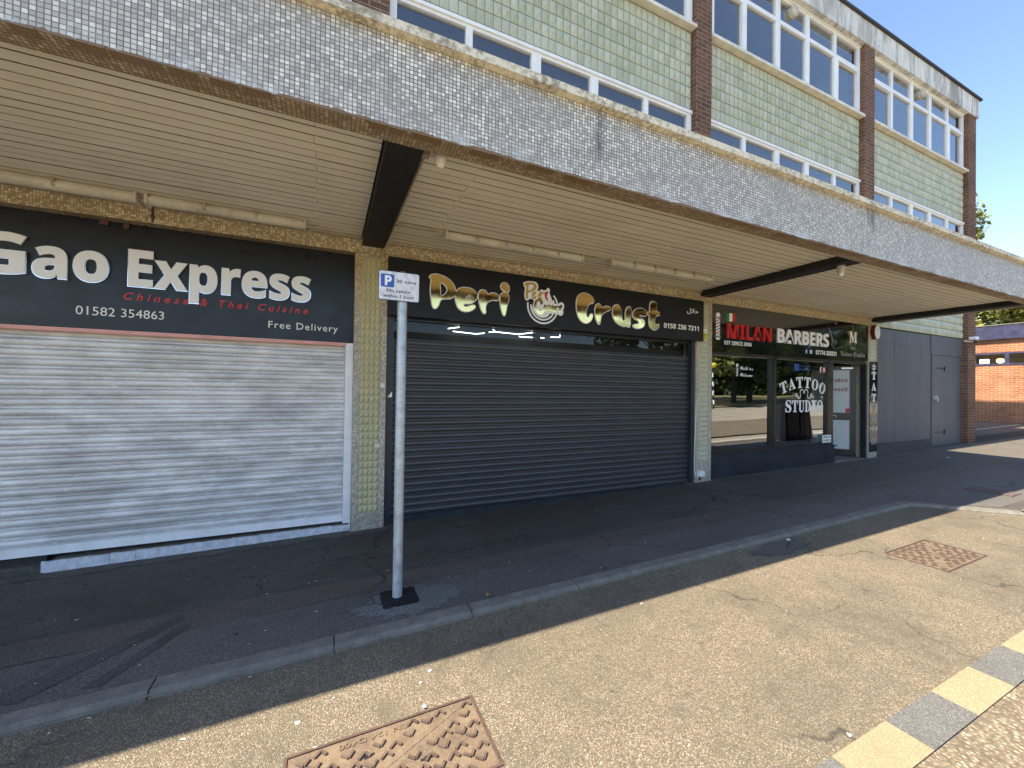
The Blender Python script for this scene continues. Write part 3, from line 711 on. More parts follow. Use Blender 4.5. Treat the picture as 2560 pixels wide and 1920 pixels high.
# ragged render lip along the lower front edge where tiles have come away
rl = MB(); rnd = random.Random(11)
xx = XL
while xx < CX1:
    L = rnd.uniform(.04, .22); d = rnd.uniform(.001, .006); 
    if rnd.random() < .6: rl.box(xx, min(CX1, xx+L), -2.262-rnd.uniform(.001, .006), -2.20, 3.149-d, 3.149+rnd.uniform(.003, .012))
    xx += L+rnd.uniform(.0, .12)
rl.build('ragged_render_lip', M['fascia'], C_)
cp = MB(); jx = [XL, -12.6, -10.2, -7.8, -5.4, -3.0, -.6, 1.82, 4.06, 6.3, 8.7, CX1+.13]
for a_, b_ in zip(jx, jx[1:]): cp.box(a_+.004, b_-.004, -2.32, -2.06, 3.699, 3.755)
cp.box(CX1-.04, CX1+.14, -2.058, 0, 3.699, 3.755)
cp.build('coping', M['coping'], C_)
# soffit boards (tongue and groove)
SZ = 3.24
def soffit(x0, x1, jx_):
    s = MB(); rnd = random.Random(int(x0*10)); y = -2.098
    while y < -.02:
        y2 = min(y+.098, -.005); cuts = [x0]+[j+rnd.uniform(-.006, .006) for j in jx_ if x0 < j < x1]+[x1]
        for a_, b_ in zip(cuts, cuts[1:]):
            dz = rnd.uniform(-.0015, .0015)
            s.quad((a_+.0015, y+.006, SZ+dz), (a_+.0015, y2-.003, SZ+dz), (b_-.0015, y2-.003, SZ+dz), (b_-.0015, y+.006, SZ+dz))
            s.quad((a_+.0015, y2-.003, SZ+dz), (a_+.0015, y2+.001, SZ+.010+dz), (b_-.0015, y2+.001, SZ+.010+dz), (b_-.0015, y2-.003, SZ+dz))
        y += .098
    o = s.build('soffit_boards', M['board'], C_)
    MB().box(x0, x1, -2.10, 0.0, SZ+.012, SZ+.03).build('soffit_backing', M['groove'], C_)
    # alternating splice blocks
    k = MB(); y = -2.098; i = 0
    for j in jx_:
        y = -2.098; i = 0
        while y < -.1:
            if i % 2 == 0: k.box(j-.018, j+.018, y+.008, y+.09, SZ-.0035, SZ+.002)
            y += .098; i += 1
    if jx_: k.build('splice_blocks', M['board'], o)
BEAMS = [(-10.3, -10.07), (-5.05, -4.82), (.312, .545), (5.54, 5.77), (10.72, 10.95)]
for (a_, b_) in BEAMS: MB().box(a_, b_, -2.104, .0, 3.155, 3.36).build('beam', M['black_beam'], C_)
soffit(XL, -10.31, []); soffit(-10.06, -5.06, [-7.0]); soffit(-4.81, .302, [-2.6, -.115]); soffit(.555, 5.53, [1.01, 3.5]); soffit(5.78, 10.71, [6.2, 8.6])
# dark shadow gap behind the fascia
MB().box(.60, 5.50, -2.103, -2.085, 3.20, 3.236).box(5.80, 10.68, -2.103, -2.09, 3.20, 3.236).build('shadow_gap_strip', M['groove'], C_)

# ---------------- ground floor front
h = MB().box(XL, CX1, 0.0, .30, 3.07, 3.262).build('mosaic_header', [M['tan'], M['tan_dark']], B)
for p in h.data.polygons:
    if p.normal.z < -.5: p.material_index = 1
MB().box(XL, 10.71, -.035, -.001, 3.215, 3.238).build('header_batten', M['pipe'], B)
COLS = [(-10.35, -10.0), (-5.10, -4.75), (.242, .589), (5.451, 5.808), (10.592, 10.945)]
for ci, (a_, b_) in enumerate(COLS):
    c = MB(); px0, px1, pz0 = a_+.066, b_-.066, (.195 if ci < 3 else .44)
    ncx = 4
    c.gbox(a_, b_, .012, .32, 3.068)
    zt = 3.04
    for q in ((a_, px0, None, 3.068), (px1, b_, None, 3.068), (px0, px1, None, pz0), (px0, px1, zt, 3.068)):
        if q[2] is None: c.gbox(q[0], q[1], 0, .011, q[3])
        else: c.box(q[0], q[1], 0, .011, q[2], q[3])
    o = c.build('mosaic_column', M['colmos'], B)
    p = MB(); nz = int(round((zt-pz0)/.0815)); pyramids(p, px0+.003, px1-.003, pz0+.002, zt-.002, 4, nz, .008, .018, .0008, ax=.6, az=.3)
    t = p.build('tile_panel', M['olive'] if ci < 3 else M['sage'], o)
    MB().quad((px0, .0085, pz0), (px1, .0085, pz0), (px1, .0085, zt), (px0, .0085, zt)).build('tile_joints', M['jointlow'], t)

def shutter(x0, x1, z0, z1, y, pitch, mat, depth=.016, slope=True):
    """interlocking curved slats as one ribbed sheet"""
    mb = MB(); n = int((z1-z0)/pitch); prof = []
    for i in range(n):
        zb = z0+i*pitch
        prof += [(zb, .007), (zb+.045*pitch, .007), (zb+.075*pitch, -.001), (zb+.18*pitch, -depth*.55), (zb+.34*pitch, -depth*.92), (zb+.48*pitch, -depth), (zb+.64*pitch, -depth*.85), (zb+.76*pitch, -depth*.4), (zb+.815*pitch, .001), (zb+.825*pitch, .007), (zb+.875*pitch, .007), (zb+.885*pitch, -.004), (zb+.965*pitch, -.004), (zb+.975*pitch, .007)]
    k = 0; nx = 24
    xs = [x0+(x1-x0)*i/nx for i in range(nx+1)]
    for (z, d) in prof:
        for x in xs: mb.v.append((x, y+d+.0012*math.sin(x*5.1+z*3), z))
    for j in range(len(prof)-1):
        for i in range(nx):
            a_ = j*(nx+1)+i; mb.f.append((a_, a_+1, a_+nx+2, a_+nx+1)); mb.m.append(0)
    return mb
# takeaway on the left: pale galvanised shutter
gx0, gx1 = -4.75, .16
o = shutter(gx0, gx1, .168, 2.16, .15, .0868, None, .013).build('roller_shutter', M['galv'], B)
tag(o, 'pale galvanised roller shutter')
MB().box(gx0, gx1, .125, .160, .094, .168).build('bottom_bar', M['white_metal'], o)
MB().box(.162, .240, .05, .20, .094, 2.07).build('guide_rail', M['white_metal'], o)
MB().box(.225, .238, -0.02+.06, .2, .002, .094).build('guide_foot', M['ledge'], o)
# white flaking step in front, with quarry tiles behind its nosing
l = MB(); rnd = random.Random(3); xs = [-2.19+i*(2.42/40) for i in range(41)]
for a_, b_ in zip(xs, xs[1:]):
    j = rnd.uniform(-.003, .003); l.gbox(a_, b_, .055+j, .085, .070+gz(a_)*.4+j)
l.gbox(-2.215, -2.19, .07, .085, .055)
l.build('white_step_edge', M['ledge'], B)
q = MB()
for i in range(16):
    xa = -2.17+i*.15; q.gbox(xa+.003, xa+.147, .087, .30, .066+gz(xa)*.4)
q.build('step_tiles', M['kerb'], B)
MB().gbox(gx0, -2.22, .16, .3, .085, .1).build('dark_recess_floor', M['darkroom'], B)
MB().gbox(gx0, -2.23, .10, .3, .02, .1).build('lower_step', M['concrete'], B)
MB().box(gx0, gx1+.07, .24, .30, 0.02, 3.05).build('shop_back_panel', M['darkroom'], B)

# middle shop: anthracite shutter
px0, px1 = .675, 5.485
o = shutter(px0, px1, .092, 2.246, .115, .0798, None, .018).build('roller_shutter', M['anth'], B)
tag(o, 'dark anthracite roller shutter with a glazed slot at the top')
MB().box(px0, px1, .085, .125, gz(px0)+.012, .092).build('bottom_bar', M['navy_metal'], o)
MB().gbox(.592, .673, .04, .16, 2.44).build('guide_rail', M['navy_metal'], o)
MB().gbox(5.487, 5.449+.10, .04, .0, 2.44) if False else None
MB().gbox(5.487, 5.548, .06, .16, 2.40).build('guide_rail', M['navy_metal'], o) if False else None
MB().gbox(5.382, 5.449, .03, .16, 2.44).build('guide_rail', M['navy_metal'], o)
MB().box(px0, px1, .060, .11, 2.375, 2.392).box(px0, px1, .075, .12, 2.40, 2.46).build('shutter_head', M['dark_frame'], o)
vp = MB().quad((px0, .112, 2.25), (px1, .112, 2.25), (px1, .112, 2.375), (px0, .112, 2.375)).build('vision_panel', M['darkglass'], o)
MB().box(2.53, 2.61, .09, .111, 2.25, 2.375).build('panel_post', M['dark_frame'], vp)
fr = MB()
LED = [((1.336, 2.329), (1.482, 2.358)), ((1.401, 2.300), (1.70, 2.288)), ((1.70, 2.288), (1.822, 2.306)), ((1.881, 2.323), (1.975, 2.333)), ((1.936, 2.363), (1.975, 2.333)), ((1.985, 2.333), (2.307, 2.325)),
       ((2.307, 2.325), (2.52, 2.362)), ((2.315, 2.300), (2.334, 2.290)), ((2.345, 2.291), (2.52, 2.296)), ((2.632, 2.299), (2.70, 2.300)), ((2.80, 2.319), (2.946, 2.325)), ((2.946, 2.325), (2.951, 2.362))]
lm = MB()
for (a_, b_) in LED: lm.tube((a_[0], .145, a_[1]), (b_[0], .145, b_[1]), .0055, n=6)
lm.build('led_tubes', M['led'], vp)
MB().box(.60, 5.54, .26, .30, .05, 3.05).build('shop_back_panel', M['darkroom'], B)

# ---------------- barber shop front
W = MB()
W.gbox(5.81, 9.46, .05, .085, .515).box(5.81, 9.50, .02, .16, .515, .535)
st = W.build('stallriser', M['stall'], B)
f = MB()
f.box(5.81, 10.59, .04, .13, 2.218, 2.262).box(5.81, 10.59, .075, .13, 2.262, 3.068)
f.box(5.81, 9.40, .07, .13, .5355, .60)
f.box(5.81, 5.90, .07, .13, .60, 2.218).box(7.455, 7.60, .065, .14, .60, 2.218).box(9.235, 9.42, .06, .15, .5355, 2.218).box(7.50, 7.56, .055, .065, .60, 2.218)
sw = f.build('shop_window', M['dark_frame'], B)
MB().quad((5.90, .105, .60), (7.455, .105, .60), (7.455, .105, 2.218), (5.90, .105, 2.218)).build('pane', M['shopglass'], sw)
MB().quad((7.60, .105, .60), (9.235, .105, .60), (9.235, .105, 2.218), (7.60, .105, 2.218)).build('pane', M['shopglass'], sw)
# lobby and dark interior
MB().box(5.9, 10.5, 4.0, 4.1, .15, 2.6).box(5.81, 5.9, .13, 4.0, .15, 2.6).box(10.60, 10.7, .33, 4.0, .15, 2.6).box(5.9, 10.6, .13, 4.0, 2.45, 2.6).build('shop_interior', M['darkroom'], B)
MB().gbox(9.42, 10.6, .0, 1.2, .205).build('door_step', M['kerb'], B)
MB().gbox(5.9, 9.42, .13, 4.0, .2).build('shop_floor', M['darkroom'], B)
MB().box(10.545, 10.59, .02, .12, .205, 2.218).build('door_jamb', M['navy_metal'], B)
# open door, hinged on the right jamb and swung inwards
hx, hy = 10.54, .20; dv = Vector((-.64, .77)).normalized(); nv = Vector((dv.y, -dv.x))
def dbox(mb, s0, s1, t0, t1, z0, z1):
    n = len(mb.v)
    for z in (z0, z1):
        for t in (t0, t1):
            for s in (s0, s1):
                p = Vector((hx, hy))+dv*s+nv*t; mb.v.append((p.x, p.y, z))
    for q in ((0,2,3,1),(4,5,7,6),(0,1,5,4),(2,6,7,3),(0,4,6,2),(1,3,7,5)): mb.f.append(tuple(n+i for i in q)); mb.m.append(0)
d = MB()
for a_ in ((0, .10, .215, 2.20), (.80, .90, .215, 2.20), (.10, .80, .215, .36), (.10, .80, 1.0, 1.16), (.10, .80, 2.11, 2.20)):
    dbox(d, a_[0], a_[1], -.025, .025, a_[2], a_[3])
door = d.build('door', M['dark_frame'], B)
g_ = MB(); dbox(g_, .10, .80, -.006, .006, .36, 1.0); dbox(g_, .10, .80, -.006, .006, 1.16, 2.11); g_.build('pane', M['frost'], door)
hd = MB()
def dp(s, t, z): p = Vector((hx, hy))+dv*s+nv*t; return (p.x, p.y, z)
sgn = -1 if dp(.4, -.03, 1)[1] < dp(.4, .03, 1)[1] else 1
hd.tube(dp(.36, .05*sgn, 1.10), dp(.55, .05*sgn, 1.10), .008).tube(dp(.37, .02*sgn, 1.10), dp(.37, .05*sgn, 1.10), .008).tube(dp(.36, .05*sgn, 1.10), dp(.36, .05*sgn, 1.05), .008)
hd.build('handle', M['silver'], door)
c_ = MB(); dbox(c_, .06, .26, .026*sgn-.012, .026*sgn+.012, 2.13, 2.165); c_.build('closer', M['silver'], door)
def doortext(s, x0, x1, z0, z1, mat, name='lettering'):
    me = textmesh(s, .5); xs = [v.co.x for v in me.vertices]; ys = [v.co.y for v in me.vertices]
    cp_ = textmesh('E', .1); c1 = max(v.co.y for v in cp_.vertices)
    if xs:
        for v in me.vertices:
            u = x0+(v.co.x-min(xs))/(max(xs)-min(xs))*(x1-x0); v.co = dp(u, sgn*(.010), z0+v.co.y/c1*(z1-z0))
    me.materials.clear(); me.materials.append(mat); boxuv(me)
    o = bpy.data.objects.new(name, me); col.objects.link(o); par(o, door); return o
FR = lambda s: ''.join(chr(0x1D586+ord(c)-97) if c.islower() else chr(0x1D56C+ord(c)-65) if c.isupper() else c for c in s)
doortext(FR('Hairstyles'), .78, .14, 1.84, 1.93, M['redneon'])
doortext(FR('Rendered'), .74, .13, 1.64, 1.73, M['redneon'])
MB().box(0, 0, 0, 0, 0, 0) if False else None
sk = MB(); dbox(sk, .105, .18, sgn*.008-.002, sgn*.008+.002, 1.165, 1.26); sk.build('red_sticker', M['redneon'], door)

# window lettering
BS = lambda s: ''.join(chr(0x1D5D4+ord(c)-65) if c.isupper() else chr(0x1D5EE+ord(c)-97) if c.islower() else chr(0x1D7EC+ord(c)-48) if c.isdigit() else c for c in s)
BF = lambda s: ''.join(chr(0x1D400+ord(c)-65) if c.isupper() else chr(0x1D41A+ord(c)-97) if c.islower() else c for c in s)
BSC = lambda s: ''.join(chr(0x1D4D0+ord(c)-65) if c.isupper() else chr(0x1D4EA+ord(c)-97) if c.islower() else c for c in s)
YG = .1035
def arcword(s, cx, z_base, half, hgt, sag, y, mat, parent, wid=None, tilt=1.0):
    objs = []; n = len(s)
    for i, ch in enumerate(s):
        u = (i+.5)/n*2-1; x = cx+u*half; z = z_base-sag*u*u; wd = (wid or 2*half/n)*.9
        o = text('l', BF(ch), x-wd/2, x+wd/2, z, z+hgt, y, mat, None, depth=.001, offset=.012)
        a_ = -math.atan(2*sag*u/half)*tilt; ca, sa = math.cos(a_), math.sin(a_)
        for v in o.data.vertices:
            dx, dz = v.co.x-x, v.co.z-z; v.co.x = x+dx*ca-dz*sa; v.co.z = z+dx*sa+dz*ca
        objs.append(o)
        # dark ornament inside each letter
    r = join(objs, 'window_lettering'); par(r, parent); return r
arcword('TATTOO', 8.50, 1.69, .70, .215, .15, YG, M['white'], sw)
arcword('STUDIO', 8.535, 1.215, .61, .23, 0.0, YG, M['white'], sw)
sc_l = []
for sgx in (-1, 1):
    for (cx, cz, rr, a0, a1) in ((.07, 1.60, .055, -60, 200), (.17, 1.545, .06, 150, 400), (.23, 1.55, .035, -180, 60)):
        A = arc(0, 0, rr, .016, a0, a1, 16)
        sc_l.append(shape('s', [[(8.515+sgx*(cx+x), cz+z) for x, z in A]], YG, .001, M['white'], None, smooth=False))
o = join(sc_l, 'window_scrollwork'); par(o, sw)
o = join([text('l', BSC('Walk ins'), 6.645, 6.995, 1.985, 2.055, YG, M['white'], None, .001, .006), text('l', BSC('Welcome'), 6.648, 6.98, 1.868, 1.938, YG, M['white'], None, .001, .006)], 'window_lettering'); par(o, sw)
pl = []
pl.append(shape('s', [circle(6.575, 2.065, .030, 16)], YG, .001, M['white'], None))
for k in range(5):
    z = 1.865+k*.038; pl.append(shape('s', [[(6.548, z), (6.602, z+.02), (6.602, z+.038), (6.548, z+.018)]], YG, .001, M['white'], None, smooth=False))
o = join(pl, 'pole_decal'); par(o, sw)
# social stickers
o = join([shape('s', [[(8.207, 2.018), (8.345, 2.018), (8.345, 2.15), (8.207, 2.15)]], YG, .001, M['blue'], None, smooth=False),
          text('l', 'f', 8.25, 8.30, 2.03, 2.11, YG-.0015, M['dark_frame'], None, .001, .02, capfit=False),
          text('l', 'Like us on', 8.367, 8.70, 2.10, 2.135, YG, M['blue'], None, .001, .012), text('l', 'Facebook', 8.367, 8.72, 2.035, 2.075, YG, M['blue'], None, .001, .012)], 'social_sticker'); par(o, sw)
o = join([text('l', 'f', 9.03, 9.09, 2.005, 2.125, YG, M['white'], None, .001, .025, capfit=False)], 'social_sticker'); par(o, sw)
def rrect(x0, x1, z0, z1, r, n=5):
    P = []
    for (cx, cz, a) in ((x1-r, z1-r, 0), (x0+r, z1-r, 90), (x0+r, z0+r, 180), (x1-r, z0+r, 270)):
        P += [(cx+r*math.cos(R(a+90*i/n)), cz+r*math.sin(R(a+90*i/n))) for i in range(n+1)]
    return P
o = join([shape('s', [rrect(9.12, 9.23, 2.0, 2.125, .03)], YG, .001, M['red'], None, smooth=False),
          shape('s', [rrect(9.137, 9.213, 2.018, 2.107, .02), rrect(9.148, 9.202, 2.031, 2.094, .014)], YG-.0015, .001, M['white'], None, smooth=False),
          shape('s', [circle(9.175, 2.0625, .021, 16), circle(9.175, 2.0625, .011, 16)], YG-.0015, .001, M['white'], None, smooth=False)], 'social_sticker'); par(o, sw)
o = join([shape('s', [rrect(9.045, 9.345, .592, .745, .01)], .058, .002, M['white'], None, smooth=False),
          text('l', 'OPEN ON', 9.07, 9.32, .682, .727, .0555, M['black'], None, .001, .01), text('l', 'SUNDAYS', 9.07, 9.32, .612, .657, .0555, M['black'], None, .001, .01)], 'opening_notice'); par(o, sw)

# ---------------- boarded unit at the end
H = MB()
H.box(10.955, 15.448, .16, .26, .3, 3.09)
hb = H.build('boarded_front', M['joint'], B)
def board(x0, x1, z0, z1, y=.12, g=False, name='board'):
    m_ = MB()
    (m_.gbox(x0, x1, y, .159, z1, -.04) if g else m_.box(x0, x1, y, .159, z0, z1)); return m_.build(name, M['ply'], hb)
board(10.96, 11.98, 2.755, 3.085, .125); board(11.984, 13.07, 2.765, 3.085, .122); board(13.074, 13.735, 2.77, 3.085, .125)
board(10.96, 11.98, .475, 2.751, .12); board(11.984, 13.07, .475, 2.761, .117); board(13.074, 13.735, .475, 2.766, .12)
board(13.745, 15.44, 2.60, 3.085, .11)
dr = MB().gbox(13.80, 14.46, .12, .159, 2.595, -.02).build('hoarding_door', M['ply'], hb)
MB().gbox(14.466, 15.43, .125, .159, 2.595, -.02).build('board', M['ply'], hb)
MB().box(13.747, 13.795, .14, .159, .3, 2.595).build('door_gap', M['navy_trim'], hb)
MB().box(14.0, 14.44, .112, .12, 2.25, 2.28).box(14.0, 14.44, .112, .12, .62, .65).box(14.455, 14.47, .10, .12, 2.2, 2.32).box(14.455, 14.47, .10, .12, .57, .70).build('hinge', M['navy_metal'], dr)
pk = MB().tube((13.98, .12, 1.50), (13.98, .10, 1.50), .085, .08, n=20); pk.box(13.93, 14.03, .07, .10, 1.43, 1.50); pk.tube((13.95, .085, 1.50), (13.95, .085, 1.55), .008).tube((14.01, .085, 1.50), (14.01, .085, 1.55), .008).tube((13.95, .085, 1.55), (14.01, .085, 1.55), .008)
pk.build('padlock', M['silver'], dr)
MB().gbox(10.96, 13.74, .09, .159, .47).build('plinth', M['concrete'], hb)

# ================================================================ SHOP SIGNS
def S_(x, z, Y): k = (4.742+Y)/4.742; return x*k, 1.6+(z-1.6)*k
# --- takeaway sign
YS = .115
def gx(x): return S_(x, 0, YS)[0]
def gzz(z): return S_(0, z, YS)[1]
T = empty('takeaway_sign', (-2.3, .16, 2.5), 'slate-black shop sign with big raised white letters reading Gao Express above the pale shutter', 'shop sign')
MB().box(-4.75, .240, YS, .22, gzz(2.052), 3.069).build('sign_board', M['gaoboard'], T)
E_ = BS
pieces = [('G', -2.63, -2.308, 2.482, 2.80), ('ao', -2.27, -1.79, 2.476, 2.80), ('Express', -1.655, -.19, 2.468, 2.785)]
for (s, a_, b_, z0, z1) in pieces:
    o = text('raised_letters', E_(s), gx(a_), gx(b_), gzz(z0), gzz(z1), YS-.012, M['acrylic'], T, depth=.020, offset=.016)
    text('letter_edge', E_(s), gx(a_)-.006, gx(b_)+.006, gzz(z0)-.006, gzz(z1)+.006, YS, M['chrome'], o, depth=.026, offset=.024)
text('red_lettering', 'Chinese & Thai Cuisine', gx(-1.69), gx(-.21), gzz(2.346), gzz(2.414), YS, M['red'], T, depth=.006, offset=.022, shear=.3, space=1.55)
text('phone_number', '01582 354863', gx(-2.006), gx(-1.402), gzz(2.188), gzz(2.262), YS, M['white'], T, depth=.004, offset=-.002)
text('small_lettering', 'Free Delivery', gx(-.567), gx(.078), gzz(2.178), gzz(2.247), YS, M['white'], T, depth=.004, space=1.15)
MB().tube((-4.7, .060, 2.050), (.165, .060, 2.050), .016, n=12).box(-4.7, .175, .05, .12, 2.062, 2.072).build('pink_tube', M['pink'], T, smooth=True)
MB().box(gx(-1.86), gx(-1.80), .09, .113, 3.025, 3.069).box(gx(-1.70), gx(-1.66), .09, .113, 3.015, 3.069).build('rusty_clips', M['rustdark'], T)

# --- pizza shop sign
YP = -.05
P_ = empty('pizza_sign', (3.06, .0, 2.73), 'long black shop sign with mirror-gold letters reading Peri Crust over the dark shutter', 'shop sign')
bx = MB()
for a_, b_ in ((.590, 2.735), (2.738, 3.50), (3.503, 5.552)): bx.box(a_, b_, YP, .10, 2.408, 3.064)
bx.build('sign_board', M['periboard'], P_)
PERI = {
 'P': [[(1.052,2.889),(1.096,2.922),(1.164,2.926),(1.256,2.9),(1.326,2.848),(1.363,2.777),(1.352,2.699),(1.298,2.66),(1.214,2.647),(1.181,2.621),(1.157,2.559),(1.122,2.525),(1.095,2.541),(1.079,2.61),(1.065,2.713),(1.068,2.817),(1.071,2.862)], [(1.183,2.834),(1.234,2.815),(1.266,2.765),(1.243,2.71),(1.19,2.682),(1.182,2.756)]],
 'e': [[(1.367,2.719),(1.393,2.775),(1.44,2.803),(1.501,2.813),(1.564,2.807),(1.613,2.78),(1.638,2.736),(1.632,2.689),(1.587,2.644),(1.539,2.623),(1.477,2.615),(1.471,2.593),(1.491,2.576),(1.546,2.593),(1.588,2.607),(1.616,2.6),(1.609,2.573),(1.568,2.542),(1.506,2.524),(1.444,2.531),(1.396,2.572),(1.371,2.642)], [(1.49,2.674),(1.503,2.701),(1.537,2.722),(1.555,2.72),(1.545,2.696),(1.511,2.673)]],
 'r': [[(1.663,2.765),(1.683,2.798),(1.719,2.809),(1.755,2.799),(1.78,2.762),(1.827,2.784),(1.878,2.786),(1.915,2.766),(1.927,2.733),(1.916,2.703),(1.85,2.698),(1.8,2.679),(1.764,2.642),(1.751,2.586),(1.752,2.526),(1.723,2.527),(1.694,2.574),(1.672,2.646),(1.66,2.712)]],
 'i': [[(1.949,2.756),(1.967,2.792),(2.004,2.807),(2.041,2.804),(2.064,2.775),(2.062,2.713),(2.037,2.628),(2.016,2.522),(1.993,2.527),(1.966,2.593),(1.95,2.674)]],
 'dot': [[(1.954,2.887),(1.979,2.924),(2.009,2.933),(2.047,2.919),(2.07,2.88),(2.067,2.838),(2.049,2.817),(2.018,2.822),(1.973,2.845)]],
 'C': [[(3.086,2.765),(3.105,2.872),(3.187,2.932),(3.282,2.926),(3.364,2.873),(3.369,2.82),(3.306,2.796),(3.264,2.738),(3.248,2.64),(3.277,2.598),(3.312,2.642),(3.35,2.658),(3.343,2.586),(3.288,2.532),(3.221,2.523),(3.151,2.561),(3.102,2.644)]],
 'r2': [[(3.397,2.706),(3.413,2.788),(3.467,2.812),(3.527,2.764),(3.589,2.791),(3.667,2.777),(3.656,2.745),(3.568,2.704),(3.513,2.654),(3.492,2.589),(3.478,2.525),(3.443,2.541),(3.407,2.618)]],
 'u': [[(3.702,2.716),(3.723,2.801),(3.791,2.831),(3.844,2.785),(3.862,2.694),(3.891,2.604),(3.933,2.626),(3.936,2.719),(3.965,2.806),(4.024,2.821),(4.043,2.766),(4.031,2.653),(4.016,2.527),(3.969,2.531),(3.887,2.53),(3.783,2.568),(3.721,2.636)]],
 's': [[(4.073,2.713),(4.107,2.782),(4.215,2.82),(4.326,2.793),(4.339,2.737),(4.29,2.709),(4.193,2.708),(4.278,2.655),(4.304,2.6),(4.256,2.539),(4.147,2.516),(4.075,2.544),(4.11,2.57),(4.189,2.591),(4.17,2.631),(4.097,2.663)]],
 't': [[(4.399,2.876),(4.423,2.936),(4.473,2.947),(4.524,2.923),(4.538,2.812),(4.589,2.784),(4.584,2.749),(4.526,2.738),(4.499,2.674),(4.508,2.601),(4.553,2.601),(4.587,2.603),(4.567,2.553),(4.491,2.519),(4.408,2.561),(4.385,2.645),(4.396,2.722),(4.363,2.739),(4.363,2.767),(4.395,2.789)]],
 'blob': [[(2.273,2.96),(2.308,2.984),(2.378,2.997),(2.45,2.992),(2.487,2.95),(2.476,2.891),(2.501,2.876),(2.529,2.905),(2.574,2.899),(2.61,2.91),(2.635,2.938),(2.66,2.92),(2.656,2.879),(2.674,2.834),(2.699,2.779),(2.725,2.738),(2.801,2.742),(2.835,2.767),(2.873,2.756),(2.887,2.717),(2.87,2.664),(2.871,2.616),(2.837,2.591),(2.795,2.606),(2.735,2.611),(2.669,2.602),(2.636,2.563),(2.563,2.542),(2.498,2.554),(2.441,2.595),(2.412,2.65),(2.423,2.715),(2.43,2.758),(2.39,2.775),(2.358,2.768),(2.335,2.748),(2.303,2.759),(2.29,2.821),(2.297,2.899)]],
 'lP': [[(2.285,2.951),(2.316,2.972),(2.387,2.984),(2.443,2.973),(2.467,2.94),(2.444,2.895),(2.389,2.86),(2.341,2.841),(2.335,2.769),(2.311,2.77),(2.306,2.837),(2.316,2.93),(2.289,2.937)], [(2.348,2.948),(2.391,2.956),(2.423,2.939),(2.396,2.9),(2.349,2.873)]],
 'le': [[(2.397,2.833),(2.42,2.867),(2.448,2.87),(2.453,2.85),(2.429,2.818),(2.417,2.803),(2.437,2.802),(2.461,2.818),(2.454,2.789),(2.414,2.774),(2.394,2.797)]],
 'lr': [[(2.485,2.814),(2.509,2.867),(2.529,2.89),(2.533,2.866),(2.566,2.876),(2.59,2.876),(2.55,2.85),(2.53,2.826),(2.53,2.79),(2.514,2.785),(2.51,2.824),(2.49,2.786)]],
 'chili': [[(2.586,2.861),(2.598,2.88),(2.627,2.891),(2.634,2.873),(2.62,2.85),(2.616,2.821),(2.635,2.772),(2.604,2.794),(2.587,2.825)]],
 'lC': [[(2.438,2.738),(2.47,2.776),(2.518,2.796),(2.555,2.764),(2.556,2.721),(2.532,2.708),(2.519,2.739),(2.494,2.75),(2.471,2.727),(2.467,2.676),(2.488,2.632),(2.529,2.621),(2.561,2.649),(2.569,2.693),(2.593,2.703),(2.586,2.637),(2.554,2.584),(2.505,2.573),(2.461,2.604),(2.431,2.666)]],
 'lrust': [[(2.577,2.708),(2.601,2.718),(2.626,2.706),(2.642,2.719),(2.667,2.725),(2.684,2.708),(2.709,2.725),(2.721,2.708),(2.768,2.713),(2.818,2.718),(2.839,2.742),(2.852,2.728),(2.857,2.707),(2.836,2.69),(2.841,2.639),(2.803,2.636),(2.806,2.691),(2.76,2.683),(2.777,2.655),(2.76,2.632),(2.718,2.628),(2.685,2.639),(2.635,2.635),(2.626,2.684),(2.61,2.679),(2.611,2.618),(2.594,2.624),(2.589,2.681)]],
}
def gold(keys, name='gold_letter'):
    for k in keys:
        pts = PERI[k]
        o = shape(name, pts, YP-.006, .008, M['gold'], P_, offset=-.001)
        shape('white_outline', pts, YP-.0005, .006, M['acrylic'], o, offset=.009)
gold(['P', 'e', 'r', 'i', 'dot', 'C', 'r2', 'u', 's', 't'])
lg = shape('round_logo', PERI['blob'], YP-.001, .006, M['acrylic'], P_, offset=.004)
cx, cz = 2.565, 2.69
for (rr, wd, a0, a1) in ((.225, .022, 172, 405), (.178, .022, 178, 392), (.132, .014, 185, 350)):
    shape('ring', [arc(cx, cz, rr, wd, a0, a1, 40)], YP-.0005-.0004*rr, .004, M['acrylic'], lg, smooth=False)
for k in ('lP', 'le', 'lr', 'lC', 'lrust'): shape('gold_script', PERI[k], YP-.0085, .002, M['gold'], lg)
shape('red_chilli', PERI['chili'], YP-.0085, .003, M['red'], lg)
text('phone_number', BS('0158 236 7211'), 4.69, 5.44, 2.567, 2.640, YP, M['white'], P_, depth=.003, offset=.004)
text('arabic_lettering', '\uFEDD\uFEFC\uFEA3', 5.176, 5.425, 2.825, 2.925, YP, M['white'], P_, depth=.003, offset=.012, capfit=False)

